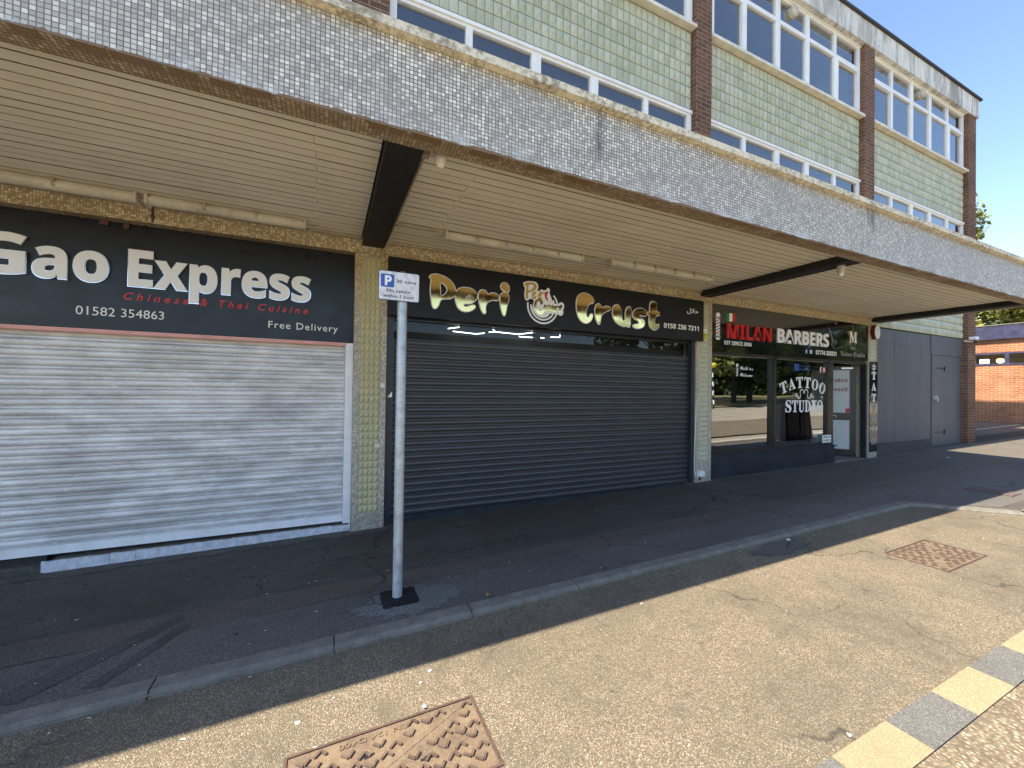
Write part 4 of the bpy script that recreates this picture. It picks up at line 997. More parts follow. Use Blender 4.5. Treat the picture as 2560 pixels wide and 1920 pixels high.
# --- barber sign
YB = .0
Q = empty('barber_sign', (7.6, .05, 2.66), 'glossy black shop sign with red and white capitals reading MILAN BARBERS', 'shop sign')
MB().box(5.812, 9.462, YB+.005, .074, 2.264, 3.066).build('sign_board', M['gloss_black'], Q)
y_ = YB+.005
o = text('red_letters', BS('MILAN'), 6.145, 7.325, 2.507, 2.748, y_-.012, M['red'], Q, depth=.018, offset=.014)
text('letter_edge', BS('MILAN'), 6.125, 7.315, 2.497, 2.740, y_, M['black'], o, depth=.012, offset=.018)
text('white_letters', BS('BARBERS'), 7.506, 9.118, 2.512, 2.762, y_, M['acrylic'], Q, depth=.02, offset=.014)
text('small_lettering', BS('EST SINCE 2006'), 6.114, 6.807, 2.399, 2.460, y_, M['white'], Q, depth=.003, offset=.004)
text('phone_number', BS('07774 320251'), 8.709, 9.41, 2.350, 2.432, y_, M['white'], Q, depth=.003, offset=.004)
fl = [shape('s', [[(6.149+i*.077, 2.79+.006*i), (6.149+(i+1)*.077, 2.80+.006*i), (6.149+(i+1)*.077, 2.945), (6.149+i*.077, 2.935)]], y_, .003, M[c], None, smooth=False) for i, c in enumerate(('green', 'white', 'red'))]
o = join(fl, 'italian_flag'); par(o, Q)
bp = []
bp.append(shape('s', [circle(5.952, 2.885, .05, 20, rz=.04)], y_, .005, M['white'], None))
bp.append(shape('s', [[(5.892, 2.825), (6.012, 2.825), (6.012, 2.85), (5.892, 2.85)]], y_, .006, M['silver'], None, smooth=False))
bp.append(shape('s', [[(5.892, 2.50), (6.012, 2.50), (6.012, 2.525), (5.892, 2.525)]], y_, .006, M['silver'], None, smooth=False))
bp.append(shape('s', [circle(5.952, 2.488, .045, 20, rz=.022)], y_, .005, M['white'], None))
bp.append(shape('s', [[(5.905, 2.528), (5.999, 2.528), (5.999, 2.822), (5.905, 2.822)]], y_, .003, M['white'], None, smooth=False))
for k in range(6):
    z = 2.505+k*.052; zz = [z, z+.045, z+.067, z+.022]; zz = [min(2.822, max(2.528, q)) for q in zz]
    if k < 6: bp.append(shape('s', [[(5.905, zz[0]), (5.999, zz[1]), (5.999, zz[2]), (5.905, zz[3])]], y_-.003, .002, M['red' if k % 2 else 'blue'], None, smooth=False))
o = join(bp, 'barber_pole_picture'); par(o, Q)
o = join([shape('s', [rrect(8.366, 8.446, 2.352, 2.436, .012)], y_, .002, M['blue'], None, smooth=False), text('l', 'f', 8.39, 8.425, 2.356, 2.425, y_-.002, M['white'], None, .001, .03, capfit=False),
          shape('s', [rrect(8.515, 8.59, 2.358, 2.43, .018), rrect(8.528, 8.577, 2.371, 2.417, .012)], y_, .002, M['white'], None, smooth=False), shape('s', [circle(8.5525, 2.394, .014, 12)], y_, .002, M['white'], None)], 'social_icons'); par(o, Q)
def bar2(p, q, w0, w1, y, dep, mat):
    a_, b_ = Vector(p), Vector(q); d_ = (b_-a_).normalized(); n_ = Vector((-d_.y, d_.x))
    return shape('s', [[tuple(a_+n_*w0), tuple(b_+n_*w1), tuple(b_-n_*w1), tuple(a_-n_*w0)]], y, dep, mat, None, smooth=False)
o = join([bar2((9.12, 2.946), (9.30, 2.66), .004, .014, y_, .003, M['silver']), bar2((9.30, 2.66), (9.36, 2.60), .012, .008, y_, .003, M['silver']), bar2((9.125, 2.94), (9.27, 2.62), .004, .012, y_-.001, .003, M['silver']), bar2((9.30, 2.56), (9.325, 2.485), .009, .004, y_, .003, M['silver']),
          shape('s', [circle(9.272, 2.575, .042, 18), circle(9.272, 2.575, .028, 18)], y_, .003, M['silver'], None), shape('s', [circle(9.378, 2.625, .040, 18), circle(9.378, 2.625, .026, 18)], y_, .003, M['silver'], None)], 'scissors_picture'); par(o, Q)
MB().box(9.36, 9.44, y_-.002, y_, 3.0, 3.03).build('label_tab', M['silver'], Q)

# --- tattoo sign over the door
Z = empty('tattoo_sign', (10.02, .05, 2.66), 'small glossy black shop sign with a gold-edged letter M above the open door', 'shop sign')
MB().box(9.468, 10.588, YB+.004, .074, 2.264, 3.066).build('sign_board', M['gloss_black'], Z)
y_ = YB+.004
star = []
for k in range(5):
    a_ = R(90+72*k); b2_ = R(90+72*(k+2))
    star.append(bar2((10.0+.21*math.cos(a_), 2.795+.235*math.sin(a_)), (10.0+.21*math.cos(b2_), 2.795+.235*math.sin(b2_)), .010, .010, y_, .002, M['goldline']))
o = join(star, 'star_emblem'); par(o, Z)
o = text('big_initial', BF('M'), 9.865, 10.145, 2.66, 2.885, y_-.006, M['white'], Z, depth=.004, offset=.012)
text('letter_edge', BF('M'), 9.852, 10.158, 2.65, 2.895, y_-.002, M['goldline'], o, depth=.003, offset=.03)
text('small_lettering', FR('Ink'), 9.91, 10.09, 2.515, 2.575, y_, M['grey_vinyl'], Z, depth=.002)
text('small_lettering', FR('Tattoo Studio'), 9.557, 10.476, 2.365, 2.455, y_, M['grey_vinyl'], Z, depth=.002)

# --- vertical tattoo sign on the column
V = empty('vertical_tattoo_sign', (10.78, -.01, 1.3), 'tall narrow glossy black sign with the word TATTOOS spelt downwards on the column', 'shop sign')
MB().box(10.632, 10.940, -.016, -.0005, .335, 2.288).build('sign_board', M['gloss_black'], V)
yv = -.016; zs = [1.90, 1.66, 1.42, 1.19, .96, .74, .50]
for ch, z in zip('TATTOOS', zs):
    text('letter', BF(ch), 10.70, 10.87, z, z+.17, yv, M['acrylic'] if z > 1.2 else M['grey_vinyl'], V, depth=.003, offset=.02)
sp_ = [shape('s', [circle(10.785, 2.165, .03, 12)], yv, .003, M['acrylic'], None)]
for a_ in (20, 80, 150, 215, 270, 330): sp_.append(bar2((10.785, 2.165), (10.785+.085*math.cos(R(a_)), 2.165+.085*math.sin(R(a_))), .022, .008, yv-.001, .003, M['acrylic']))
o = join(sp_, 'flower_picture'); par(o, V)

# ================================================================ PARKING SIGN
ps = empty('parking_sign', (.500, -1.597, gz(.5)), 'galvanised pole with a small white parking plate reading 30 mins, set in fresh black asphalt', 'parking sign')
pb = MB().tube((.500, -1.597, -.05), (.500, -1.597, 2.455), .036, n=28).lathe((.500, -1.597, 2.455), [(.0375, -.02), (.0375, .004), (.032, .012), (.018, .018), (.002, .02)], n=28)
pb.build('pole', M['galvpole'], ps, smooth=True)
sy = -1.636
pl_ = join([shape('s', [rrect(.322, .616, 2.245, 2.457, .012)], sy, .003, M['signwhite'], None, smooth=False)], 'sign_plate'); par(pl_, ps)
pg = MB().box(.322, .616, sy+.0005, sy+.012, 2.262, 2.274).box(.322, .616, sy+.0005, sy+.012, 2.425, 2.437); pg.build('fixing_channel', M['galvpole'], pl_)
shape('plate_edge', [rrect(.318, .620, 2.241, 2.461, .014), rrect(.3225, .6155, 2.2455, 2.4565, .012)], sy+.002, .006, M['navy_metal'], pl_, smooth=False)
shape('blue_square', [rrect(.337, .432, 2.339, 2.434, .008)], sy-.003, .0012, M['blue'], pl_, smooth=False)
text('lettering', BS('P'), .364, .414, 2.351, 2.421, sy-.0042, M['white'], pl_, depth=.0012, offset=.02)
text('lettering', '30 mins', .447, .594, 2.378, 2.402, sy-.003, M['black'], pl_, depth=.001, offset=.012)
text('lettering', 'No return', .380, .552, 2.303, 2.327, sy-.003, M['black'], pl_, depth=.001, offset=.012)
text('lettering', 'within 1 hour', .352, .582, 2.264, 2.287, sy-.003, M['black'], pl_, depth=.001, offset=.012)

# ================================================================ THINGS ON THE FRONT
def tubelight(x0, x1, y, z, label, group='strip lights under the canopy', guard=False):
    t = empty('strip_light', ((x0+x1)/2, y, z), label, 'strip light', group)
    MB().box(x0+.01, x1-.01, y-.03, y+.035, z-.028, z).build('housing', M['lamp_cream'], t, bevel=.004)
    n = 10; prof = [(y-.052+.0 if False else y+.052*math.cos(R(180+180*i/n)), z-.028+.055*math.sin(R(180+180*i/n))) for i in range(n+1)]
    d_ = MB()
    for xx in (x0, x1):
        for (yy, zz) in prof: d_.v.append((xx, yy, zz))
    for i in range(n): d_.f.append((i, i+1, n+2+i, n+1+i)); d_.m.append(0)
    d_.f.append(tuple(range(n+1))); d_.m.append(0); d_.f.append(tuple(reversed(range(n+1, 2*n+2)))); d_.m.append(0)
    d_.build('diffuser', M['lamp_cream'], t, smooth=True)
    e = MB()
    for xx in (x0-.02, x1-.004): e.box(xx, xx+.024, y-.056, y+.056, z-.088, z+.002)
    e.build('end_caps', M['lamp_cream'], t, bevel=.006)
    k = MB(); m_ = 5 if guard else 3
    for i in range(1, m_): 
        xx = x0+(x1-x0)*i/m_; k.box(xx-.008, xx+.008, y-.058, y-.035, z-.06, z+.005).box(xx-.012, xx+.012, y-.04, y+.04, z, z+.02)
    k.build('clips', M['pipe'], t)
    return t
LZ = 3.232
tubelight(-3.04, -1.545, -.235, LZ, 'long grubby cream strip light at the left edge of the photo, under the canopy')
tubelight(-1.455, -.25, -.235, LZ, 'shorter cream strip light left of the first black beam, rust stain at its left end')
tubelight(1.10, 2.78, -.60, LZ, 'long cream strip light under the canopy over the left half of the gold-lettered sign', guard=True)
tubelight(3.19, 4.93, -.66, LZ, 'cream strip light under the canopy over the right half of the gold-lettered sign', guard=True)
o = MB().path([(-1.50, -.01, 3.215), (-1.502, -.006, 3.16), (-1.50, -.006, 3.08)], .008).lathe((-1.50, -.006, 3.13), [(.004, -.03), (.018, 0), (.004, .035)], 8).build('rusty_drip', M['rustdark'], None, origin=(-1.50, -.006, 3.08))
tag(o, 'rust-brown drip stain hardened on the mosaic between the two left strip lights', 'rust stain')
# conduits
o = MB().path([(.585, -2.09, 3.222), (.572, -.62, 3.222), (.568, -.05, 3.222), (.555, -.022, 3.19), (.505, -.018, 3.03)], .0115).box(.55, .60, -.66, -.60, 3.20, 3.24).box(.56, .61, -1.98, -1.92, 3.20, 3.24).build('cable_conduit', M['pipe'], None, smooth=True, origin=(.505, -.018, 3.03))
tag(o, 'cream cable conduit running beside the first black beam and down to the column', 'conduit')
o = MB().path([(.60, -.63, 3.226), (1.06, -.60, 3.226)], .010).path([(2.82, -.60, 3.226), (3.15, -.66, 3.226)], .010).build('cable_conduit', M['pipe'], None, smooth=True, origin=(.60, -.63, 3.226))
tag(o, 'thin cream conduit linking the two strip lights beyond the first beam', 'conduit')
o = MB().path([(-.22, -.06, 3.225), (.30, -.05, 3.228)], .010).build('cable_conduit', M['pipe'], None, smooth=True, origin=(-.22, -.06, 3.225))
tag(o, 'short cream conduit between the left strip light and the first black beam', 'conduit')
def dome(x, y, z, label, s=1.0, group='security cameras under the canopy'):
    t = empty('security_camera', (x, y, z), label, 'camera', group)
    MB().lathe((x, y, z), [(.052*s, 0), (.056*s, -.012), (.054*s, -.03), (.049*s, -.034), (.044*s, -.08), (.038*s, -.092)], n=28).build('body', M['lamp_cream'], t, smooth=True)
    MB().lathe((x, y, z), [(.036*s, -.092), (.034*s, -.108), (.024*s, -.126), (.010*s, -.134)], n=24).build('dome', M['sill'], t, smooth=True)
    f_ = MB()
    for a_ in (200, 250, 290): f_.tube((x+.05*s*math.cos(R(a_)), y+.05*s*math.sin(R(a_)), z-.045), (x+.046*s*math.cos(R(a_)), y+.046*s*math.sin(R(a_)), z-.047), .005, n=8)
    f_.build('screws', M['groove'], t)
dome(.672, -2.025, 3.238, 'cream dome camera in the canopy corner beside the first black beam')
dome(5.66, -1.93, 3.150, 'small white dome camera under the outer end of the second black beam', .8)
# bullet camera and lamp on the end pier
t = empty('bullet_camera', (15.45, -.02, 3.05), 'small white bullet camera and lamp on an arm from the end brick pier', 'camera')
MB().tube((15.60, .0, 3.02), (15.60, -.06, 3.02), .03, n=16).path([(15.60, -.05, 3.02), (15.05, -.06, 3.0)], .012).build('arm', M['sill'], t, smooth=True)
MB().box(15.50, 15.68, -.14, -.0, 3.06, 3.14).build('lamp', M['white'], t, bevel=.01)
MB().tube((15.66, -.08, 3.02), (15.50, -.12, 2.99), .035, n=16).build('body', M['navy_metal'], t, smooth=True)
# alarm box
t = empty('alarm_box', (10.77, -.02, 2.92), 'white oval alarm box with a dark red side beside the last black beam', 'alarm box')
pr = [(10.775+.105*math.cos(a_), 2.925+.155*math.sin(a_)) for a_ in [2*math.pi*i/28 for i in range(28)]]
shape('body', [pr], -.0, .075, M['maroon'], t); shape('cover', [[(10.775+.098*math.cos(2*math.pi*i/28), 2.925+.148*math.sin(2*math.pi*i/28)) for i in range(28)]], -.0752, .012, M['acrylic'], t)
MB().box(10.74, 10.80, -.089, -.087, 2.985, 2.992).box(10.73, 10.81, -.089, -.087, 2.955, 2.962).box(10.735, 10.805, -.089, -.087, 2.90, 2.907).box(10.74, 10.80, -.089, -.087, 2.86, 2.867).build('printed_lines', M['black'], t)
# warning sign
t = empty('warning_notice', (5.63, -.005, 2.53), 'small yellow and white warning notice on the column beside the gold-lettered sign', 'notice')
MB().box(5.579, 5.680, -.005, -.0015 if False else -.0005, 2.442, 2.628).build('plate', M['yellow'], t)
MB().box(5.585, 5.674, -.0065, -.0052, 2.555, 2.622).build('white_field', M['white'], t)
shape('warning_triangle', [[(5.61, 2.565), (5.65, 2.565), (5.63, 2.61)]], -.0068, .001, M['yellow'], t, smooth=False)
text('lettering', 'WARNING', 5.588, 5.672, 2.515, 2.535, -.0052, M['black'], t, .001, .01); text('lettering', 'CCTV', 5.595, 5.665, 2.465, 2.495, -.0052, M['black'], t, .001, .01)
# junction box and cable
t = empty('junction_box', (5.542, -.03, .25), 'pale blue-grey socket box low on the column between the dark shutter and the barber', 'socket box')
MB().box(5.485, 5.605, -.06, -.0005, .205, .298).build('box_body', M['white_metal'], t, bevel=.006)
MB().tube((5.525, -.03, .204), (5.525, -.03, .15), .014).build('plug', M['rubber'], t, smooth=True)
o = MB().path([(5.44, -.012, 1.42), (5.425, -.012, .9), (5.41, -.012, .45), (5.415, -.015, .30), (5.44, -.02, .21), (5.47, -.03, .185), (5.49, -.03, .195)], .006, 7).build('cable', M['white_metal'], None, smooth=True, origin=(5.44, -.012, .2))
tag(o, 'thin white cable hanging down to the socket box on the second column', 'cable')
o = MB().tube((.437, -.005, 1.465), (.437, -.022, 1.465), .014, n=16).tube((.437, -.022, 1.465), (.437, -.024, 1.465), .006, n=10).build('wall_disc', M['silver'], None, smooth=True, origin=(.437, 0, 1.465))
tag(o, 'small round metal disc screwed to the olive tiles of the first column', 'wall disc')
o = shape('torn_sticker', [rrect(.528, .572, 1.585, 1.635, .006)], -.0005, .0015, M['signwhite'], None, smooth=False); tag(o, 'torn white sticker on the right edge of the first column', 'sticker')
o = shape('shutter_arrow_sticker', [[(.612, 1.478), (.662, 1.478), (.662, 1.54)]], .0395, .001, M['white'], None, smooth=False); tag(o, 'white triangular sticker on the dark shutter rail behind the pole', 'sticker')
o = shape('flaked_tile_scar', [[(.478, .93), (.50, .965), (.53, .95), (.52, .91), (.50, .90)]], -.006, .002, M['coping'], None); tag(o, 'pale chip broken out of the lower olive tiles of the first column', 'chipped tile')

# ================================================================ GROUND THINGS
def manhole(x0, y1, L, D, label, letters):
    z = gz(x0+L/2)-.03
    t = empty('manhole_cover', (x0+L/2, y1-D/2, z), label, 'manhole cover', 'rusty manhole covers in the lay-by')
    t['_local'] = 1; t.rotation_euler = (0, -math.atan(SL), 0)
    l, d = L/2, D/2
    rim = MB()
    for (a_, b_, c_, e_) in ((-l, l, d-.012, d), (-l, l, -d, -d+.012), (-l, -l+.012, -d+.012, d-.012), (l-.012, l, -d+.012, d-.012)): rim.box(a_, b_, c_, e_, -.05, .006)
    rim.build('frame', M['rustdark'], t)
    k = .016
    MB().quad((-l+k, -d+k, .002), (-l+k+.01, -d+k, .002), (l-k, d-k-.004, .002), (l-k, d-k, .002), (-l+k, d-k, .002)).build('lid', M['rust'], t)
    MB().quad((-l+k+.018, -d+k, .002), (l-k, -d+k, .002), (l-k, d-k-.010, .002)).build('lid', M['rust'], t)
    MB().box(-l+.012, l-.012, -d+.012, d-.012, -.04, -.004).build('tray', M['rustdark'], t)
    ch = MB(); nx, ny = 12, 6; px, py = (L-.06)/nx, (D-.05)/ny
    def bar(p, q, wd, h_=.007):
        a_, b_ = Vector(p), Vector(q); dd = (b_-a_).normalized(); nn = Vector((-dd.y, dd.x))*wd/2; n = len(ch.v)
        lo_ = [a_+nn, b_+nn, b_-nn, a_-nn]; s_ = .7
        for v in lo_: ch.v.append((v.x, v.y, .001))
        cc = (a_+b_)/2
        for v in lo_: w2 = cc+(v-cc)*s_ if False else v-(v-cc).normalized()*.002; ch.v.append((w2.x, w2.y, .002+h_))
        for f_ in ((4, 5, 6, 7), (0, 1, 5, 4), (1, 2, 6, 5), (2, 3, 7, 6), (3, 0, 4, 7)): ch.f.append(tuple(n+i for i in f_)); ch.m.append(0)
    for i in range(nx):
        for j in range(ny):
            cx = -l+.03+(i+.5)*px+(.012 if j % 2 else -.012); cy = -d+.025+(j+.5)*py+(.013 if i % 2 else -.013)
            if letters and j == ny-1 and 2 <= i <= 6: continue
            if abs(cy-cx*(d/l)) < .012: continue
            s_ = 1 if (i+j) % 2 else -1; u = .028
            bar((cx-u*.9, cy+s_*u*.55), (cx+u*.15, cy-s_*u*.45), .0125, .009); bar((cx+u*.15, cy-s_*u*.45), (cx+u*.95, cy+s_*u*.6), .0125, .009)
    o = ch.build('chevron_ribs', M['ribshade'], t)
    for p in o.data.polygons:
        if p.normal.z < 0: pass
    kb = MB()
    for (cx, cy) in ((-.10, .075), (.14, -.045)): kb.box(cx-.03, cx+.03, cy-.006, cy+.006, .0025, .0045).box(cx-.012, cx+.006, cy-.014, cy+.012, .0025, .0045)
    kb.build('key_slots', M['rubber'], t)
    if letters:
        me = textmesh('EN 124 D400', .5, .012); xs = [v.co.x for v in me.vertices]; a_, b_ = min(xs), max(xs)
        for v in me.vertices:
            v.co = (.085-(v.co.x-a_)/(b_-a_)*.30, d-.036-v.co.y*.040, .002+.004*(v.co.z+.5))
        me.materials.append(M['rustdark']) if not me.materials else None
        me.materials.clear(); me.materials.append(M['rust']); boxuv(me)
        o = bpy.data.objects.new('cast_lettering', me); col.objects.link(o); o.parent = t
    return t
a_ = adj(-.145, -2.76); b_ = adj(.699, -3.18)
manhole(a_[0], a_[1], b_[0]-a_[0], a_[1]-b_[1], 'rusty cast-iron manhole cover with raised chevrons cut by the bottom edge of the photo', True)
a_ = adj(4.81, -2.72); b_ = adj(5.60, -3.155)
manhole(a_[0], a_[1], b_[0]-a_[0], a_[1]-b_[1], 'rusty chevron manhole cover lying farther off on the sunlit paving, right', False)
# drain grating in the footway
M['drain'] = paint('dusty_iron_grating', (0.15, 0.105, 0.10), 0.8)
t = empty('drain_grating', (9.0, -2.2, gz(9)), 'reddish slotted drain grating in the footway at the far right', 'drain grating')
gm = MB()
for i in range(9): gm.box(8.84+i*.037, 8.84+i*.037+.016, -2.46, -2.0, gz(8.9)+.006, gz(9)+.016)
gm.box(8.82, 9.17, -2.0, -1.985, gz(9)+.003, gz(9)+.014).box(8.82, 9.17, -2.475, -2.46, gz(9)+.003, gz(9)+.014)
gm.build('bars', M['drain'], t)

# litter: each scrap is a small crumpled sheet of its own
def scrap(x, y, s, mat, label, cat='litter', seed=0, lift=.006, low=True):
    rnd = random.Random(seed+int(x*100)); n = 9; mb = MB(); base = gz(x)+(-.03 if low else .010)
    k = K if low else 1
    if low: x, y = adj(x, y)
    ring = []
    mb.v.append((x, y, base+lift*1.6))
    for i in range(n):
        a_ = 2*math.pi*i/n; r = s*rnd.uniform(.55, 1.1); mb.v.append((x+r*math.cos(a_), y+r*.8*math.sin(a_), base+rnd.uniform(.001, lift)))
    for i in range(n): mb.f.append((0, 1+i, 1+(i+1) % n)); mb.m.append(0)
    n0 = len(mb.v)
    o = mb.build(cat.replace(' ', '_'), mat, None, origin=(x, y, base)); tag(o, label, cat); return o
M['leafdry'] = paint('dry_leaf', (0.30, 0.17, 0.06), 0.8, var=.3)
M['paper'] = paint('dirty_paper', (0.72, 0.72, 0.70), 0.8, var=.15, scale=30)
scrap(-.107, -2.575, .018, M['paper'], 'white bird-dropping-like splash on the sunlit paving left of the near manhole cover', 'paper scrap', 1)
scrap(.459, -2.732, .021, M['paper'], 'crumpled white paper touching the far edge of the near manhole cover', 'paper scrap', 2, .012)
scrap(.477, -2.561, .013, M['paper'], 'tiny white paper triangle on the sunlit paving below the pole', 'paper scrap', 3)
scrap(.545, -2.491, .014, M['paper'], 'tiny white crumb on the edge of the canopy shadow right of the pole', 'paper scrap', 4)
scrap(-.453, -2.068, .022, M['paper'], 'small white paper slip lying beside the kerb in shadow, left of the pole', 'paper scrap', 5)
scrap(-1.05, -2.07, .024, M['leafdry'], 'orange-brown dead leaf against the kerb near the left edge', 'leaf', 6, .010)
scrap(1.124, -1.88, .020, M['leafdry'], 'curled tan leaf on the footway edge right of the pole', 'leaf', 7, .012, False)
scrap(.494, -1.151, .020, M['leafdry'], 'tan leaf on the dark footway just behind the pole', 'leaf', 8, .006, False)
scrap(2.187, -3.70, .015, M['paper'], 'cigarette-end sized white scrap beside the yellow kerb block', 'paper scrap', 9)
scrap(-.769, -2.06, .018, M['leafyel'], 'pale weed tuft at the kerb joint left of the pole', 'weed', 10, .014)
scrap(.058, -2.065, .015, M['leafyel'], 'small weed tuft at the kerb joint nearest the pole', 'weed', 11, .012)
scrap(4.33, -2.14, .03, M['paper'], 'pale grit heap by the crumbled paving at the kerb', 'rubble', 12, .010)
scrap(12.18, -.711, .05, M['paper'], 'white scrap on the far footway before the grey boards', 'paper scrap', 13, .01, False)
mbs = MB(); rnd = random.Random(21)
for i in range(230):
    if i < 120: x, y, base = rnd.uniform(-3, 9), rnd.uniform(-1.9, -.05), .012
    else: x, y, base = rnd.uniform(-2, 9), rnd.uniform(-3.6, -2.08) if rnd.random() < .5 else -2.07-abs(rnd.gauss(0, .03)), -.028
    s = rnd.uniform(.0025, .008); a_ = rnd.uniform(0, 3.14); c_, s_ = math.cos(a_)*s*rnd.uniform(1, 2.6), math.sin(a_)*s
    mbs.quad((x-c_, y-s_, gz(x)+base), (x+s_*.7, y-c_*.4, gz(x)+base+.002), (x+c_, y+s_, gz(x)+base+.001), (x-s_*.7, y+c_*.4, gz(x)+base+.003), mi=rnd.choice((0, 0, 1, 2)))
o = mbs.build('grit', [M['paper'], M['leafdry'], M['coping']]); tag(o, 'scattered grit and tiny litter over the footway and lay-by', 'grit', kind='stuff')

# ================================================================ BRICK HALL BEYOND
Hh = empty('brick_hall', (26, 6, gz(26)), 'low flat-roofed orange brick hall with a navy fascia beyond the end of the parade', 'building')
X0 = 25.4
wl = MB()
wl.gbox(X0, X0+.3, -1.6, 14, 2.845).box(X0, X0+.3, -1.6, 14, 3.385, 3.925).gbox(X0+.3, X0+12, -1.6, -1.3, 3.925).gbox(X0+.3, X0+12, 13.7, 14, 3.925)
for y in (-1.6, .45, 4.9, 9.9, 13.5): wl.box(X0, X0+.3, y, y+.45, 2.845, 3.385)
wl.build('wall', M['brick_far'], Hh)
MB().box(X0-.14, X0+12.2, -1.8, 14.2, 3.927, 4.50).build('roof_fascia', M['navy_trim'], Hh)
MB().box(X0-.16, X0+12.25, -1.85, 14.25, 4.502, 4.54).build('roof_edge', M['kerb'], Hh)
def hallwin(y0, y1):
    f_ = MB().box(X0-.02, X0+.10, y0, y1, 2.845, 2.915).box(X0-.02, X0+.10, y0, y1, 3.315, 3.385)
    n = max(1, int(round((y1-y0)/.9))); 
    for i in range(n+1):
        yy = y0+(y1-y0-.12)*i/n; f_.box(X0-.02, X0+.10, yy, yy+.12, 2.915, 3.315)
    o = f_.build('window', M['navy_trim'], Hh)
    MB().quad((X0+.05, y0, 2.9), (X0+.05, y1, 2.9), (X0+.05, y1, 3.33), (X0+.05, y0, 3.33)).build('pane', M['glass'], o)
    return o
hallwin(.9, 4.9); hallwin(5.35, 9.9); hallwin(10.35, 13.5)
MB().box(X0+2.5, X0+2.6, -1.3, 13.7, .5, 3.9).build('inner_wall', M['sill'], Hh)
lp = MB().lathe((X0+.9, 2.36, 3.08), [(.02, .1), (.09, .08), (.12, 0), (.09, -.08), (.02, -.1)], 16).build('warm_lamp', M['warmlamp'], Hh)
MB().box(X0+.8, X0+.82, 2.66, 2.93, 2.98, 3.16).build('cool_lamp', M['coollamp'], Hh)

# ================================================================ TREES
def tree(name, x, y, h, r, label, leaves=5200, seed=1, mat='leaf', trunk_r=.25, crown0=.3, size=.16, group='trees', clumps=46):
    rnd = random.Random(seed); z0 = gz(x)-.1
    t = empty(name, (x, y, gz(x)), label, 'tree', group)
    tr = MB(); tr.tube((x, y, z0), (x+.1, y, z0+h*.5), trunk_r, trunk_r*.62, n=12).tube((x+.1, y, z0+h*.5), (x+.05, y+.1, z0+h*.86), trunk_r*.62, trunk_r*.15, n=10)
    cl = []
    for i in range(clumps):
        a_ = rnd.uniform(0, 2*math.pi); u = rnd.random(); zz = crown0+(1-crown0)*rnd.random()
        prof = math.sin(math.pi*min(1, max(.08, (zz-crown0)/(1-crown0)*.86+.12)))**.7
        rr = r*prof*(.35+.65*math.sqrt(u)); c = Vector((x+rr*math.cos(a_), y+rr*math.sin(a_), z0+h*zz)); cl.append((c, rnd.uniform(.35, .75)*r*.36))
        if i % 3 == 0:
            b0 = Vector((x+.05, y, z0+h*(crown0*.8+.5*(zz-crown0)))); mid = (b0+c)/2+Vector((0, 0, -.1*r))
            tr.tube(b0, mid, trunk_r*.25, trunk_r*.15, n=6, caps=False).tube(mid, c, trunk_r*.15, .01, n=5, caps=False)
    tr.build('trunk', M['bark'], t, smooth=True)
    L = MB()
    for i in range(leaves):
        c, cr = cl[rnd.randrange(len(cl))]
        d_ = Vector((rnd.gauss(0, 1), rnd.gauss(0, 1), rnd.gauss(0, .75))); d_.normalize(); p = c+d_*cr*rnd.random()**.45
        u = Vector((rnd.gauss(0, 1), rnd.gauss(0, 1), rnd.gauss(0, .6))).normalized(); v = u.orthogonal().normalized()
        s = size*rnd.uniform(.6, 1.35)
        L.quad(tuple(p-u*s), tuple(p-v*s*.55), tuple(p+u*s), tuple(p+v*s*.55))
    L.build('crown', M[mat], t)
    return t
tree('broadleaf_tree', 27.5, 7.4, 12.4, 4.3, 'tall yellow-green tree whose crown edge shows past the top of the end brick pier', 30000, 3, 'leafyel', .3, .25, .12, 'trees beyond the brick hall', 60)
tree('broadleaf_tree', 41, 3.2, 8.3, 5.2, 'bushy tree with dense yellow-green leaves rising behind the navy roof edge', 30000, 8, 'leafyel', .3, .2, .21, 'trees beyond the brick hall', 70)
tree('broadleaf_tree', 44, -5.5, 8.6, 4.8, 'tree at the right edge whose top twigs show over the canopy coping', 9000, 9, 'leafyel', .3, .2, .14, 'trees beyond the brick hall', 60)
# trees across the road: seen mirrored in the windows
PT = [(26, -18.5, 12.5, 4.2), (32.4, -19.2, 12, 4.6), (35.6, -20, 13, 5.0), (42, -19, 12, 4.6), (48, -21, 13, 5.2), (55, -19, 12, 5.0), (63, -22, 13, 5.4), (38, -27, 14, 6), (50, -30, 15, 7), (66, -32, 15, 7), (34, -31, 14, 6.0), (80, -26, 14, 7), (95, -22, 14, 7)]
desc = ['leaning', 'slender', 'forked', 'stout', 'broad', 'tall', 'spreading', 'rounded', 'short', 'young', 'shady', 'great', 'distant dark', 'ragged', 'far', 'heavy', 'farthest']
for i, (x, y, h, r) in enumerate(PT):
    tree('park_tree', x, y, h, r, 'dark %s park tree across the road, mirrored in the shop window' % desc[i], 3400 if i < 9 else 2600, 40+i, 'leafdark' if i % 4 else 'leaf', .24, .17, .36, 'park trees across the road', 40)
wd = MB(); rnd = random.Random(77)
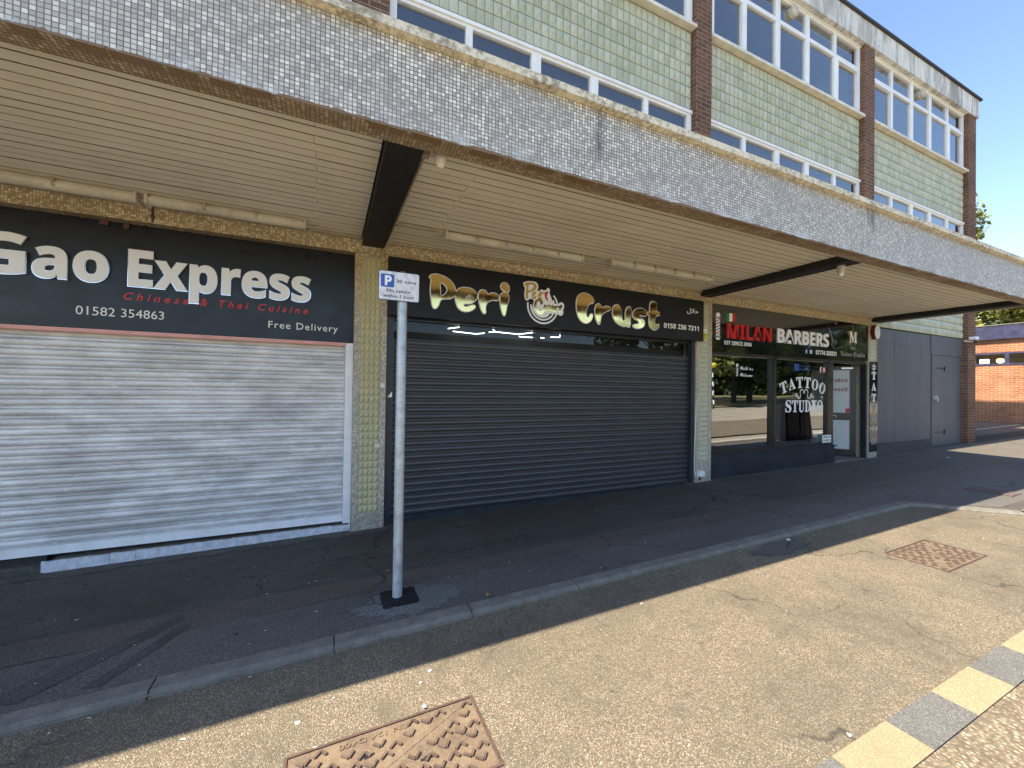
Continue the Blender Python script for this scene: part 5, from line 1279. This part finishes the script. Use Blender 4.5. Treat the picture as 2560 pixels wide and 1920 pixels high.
for i in range(26000):
    x = rnd.uniform(-30, 190); y = -48-rnd.random()*6-abs(math.sin(x*.35))*2; top = 5.0+1.5*math.sin(x*.31)+1.5*math.sin(x*.9+1); z = gz(x)+rnd.random()**.8*top
    u = Vector((rnd.gauss(0, 1), rnd.gauss(0, .5), rnd.gauss(0, 1))).normalized(); v = u.orthogonal().normalized(); q = rnd.uniform(.35, .75); p = Vector((x, y, z))
    wd.quad(tuple(p-u*q), tuple(p-v*q*.6), tuple(p+u*q), tuple(p+v*q*.6))
tag(wd.build('distant_wood', M['leafdark']), 'dark band of woodland beyond the park, mirrored in the windows', 'woodland', kind='stuff')
# items mirrored in the barber's window
t = empty('crossing_beacon', (23.4, -14.0, gz(23.4)), 'zebra crossing beacon with an amber globe, mirrored at the left edge of the shop window', 'beacon')
q_ = MB(); zb = gz(23.4)
for i in range(9): q_.tube((23.4, -14, zb+i*.3-.02*(i == 0)), (23.4, -14, zb+(i+1)*.3), .045, n=14, mi=i % 2)
q_.build('pole', [M['black'], M['white']], t, smooth=True)
MB().lathe((23.4, -14, zb+2.86), [(.02, -.17), (.10, -.14), (.16, -.04), (.16, .05), (.10, .14), (.02, .17)], 20).build('globe', M['yellow'], t, smooth=True)
t = empty('pavement_cabinet', (12.4, -2.35, gz(12.4)), 'dark grey cabinet with a sloping side, mirrored in the second shop window pane', 'cabinet')
zc = gz(12.4); q_ = MB(); n = 0
q_.v += [(11.75, -2.6, zc-.05), (13.05, -2.6, zc-.05), (13.05, -2.2, zc-.05), (11.75, -2.2, zc-.05), (11.80, -2.55, zc+1.0), (12.90, -2.55, zc+1.0), (12.90, -2.25, zc+1.0), (11.80, -2.25, zc+1.0)]
for f_ in ((0, 3, 2, 1), (4, 5, 6, 7), (0, 1, 5, 4), (1, 2, 6, 5), (2, 3, 7, 6), (3, 0, 4, 7)): q_.f.append(f_); q_.m.append(0)
q_.build('cabinet_body', M['cabinet'], t, bevel=.01)
MB().box(11.85, 12.35, -2.215, -2.197, zc+.1, zc+.9).box(12.40, 12.85, -2.215, -2.195, zc+.1, zc+.9).build('doors', M['navy_metal'], t)
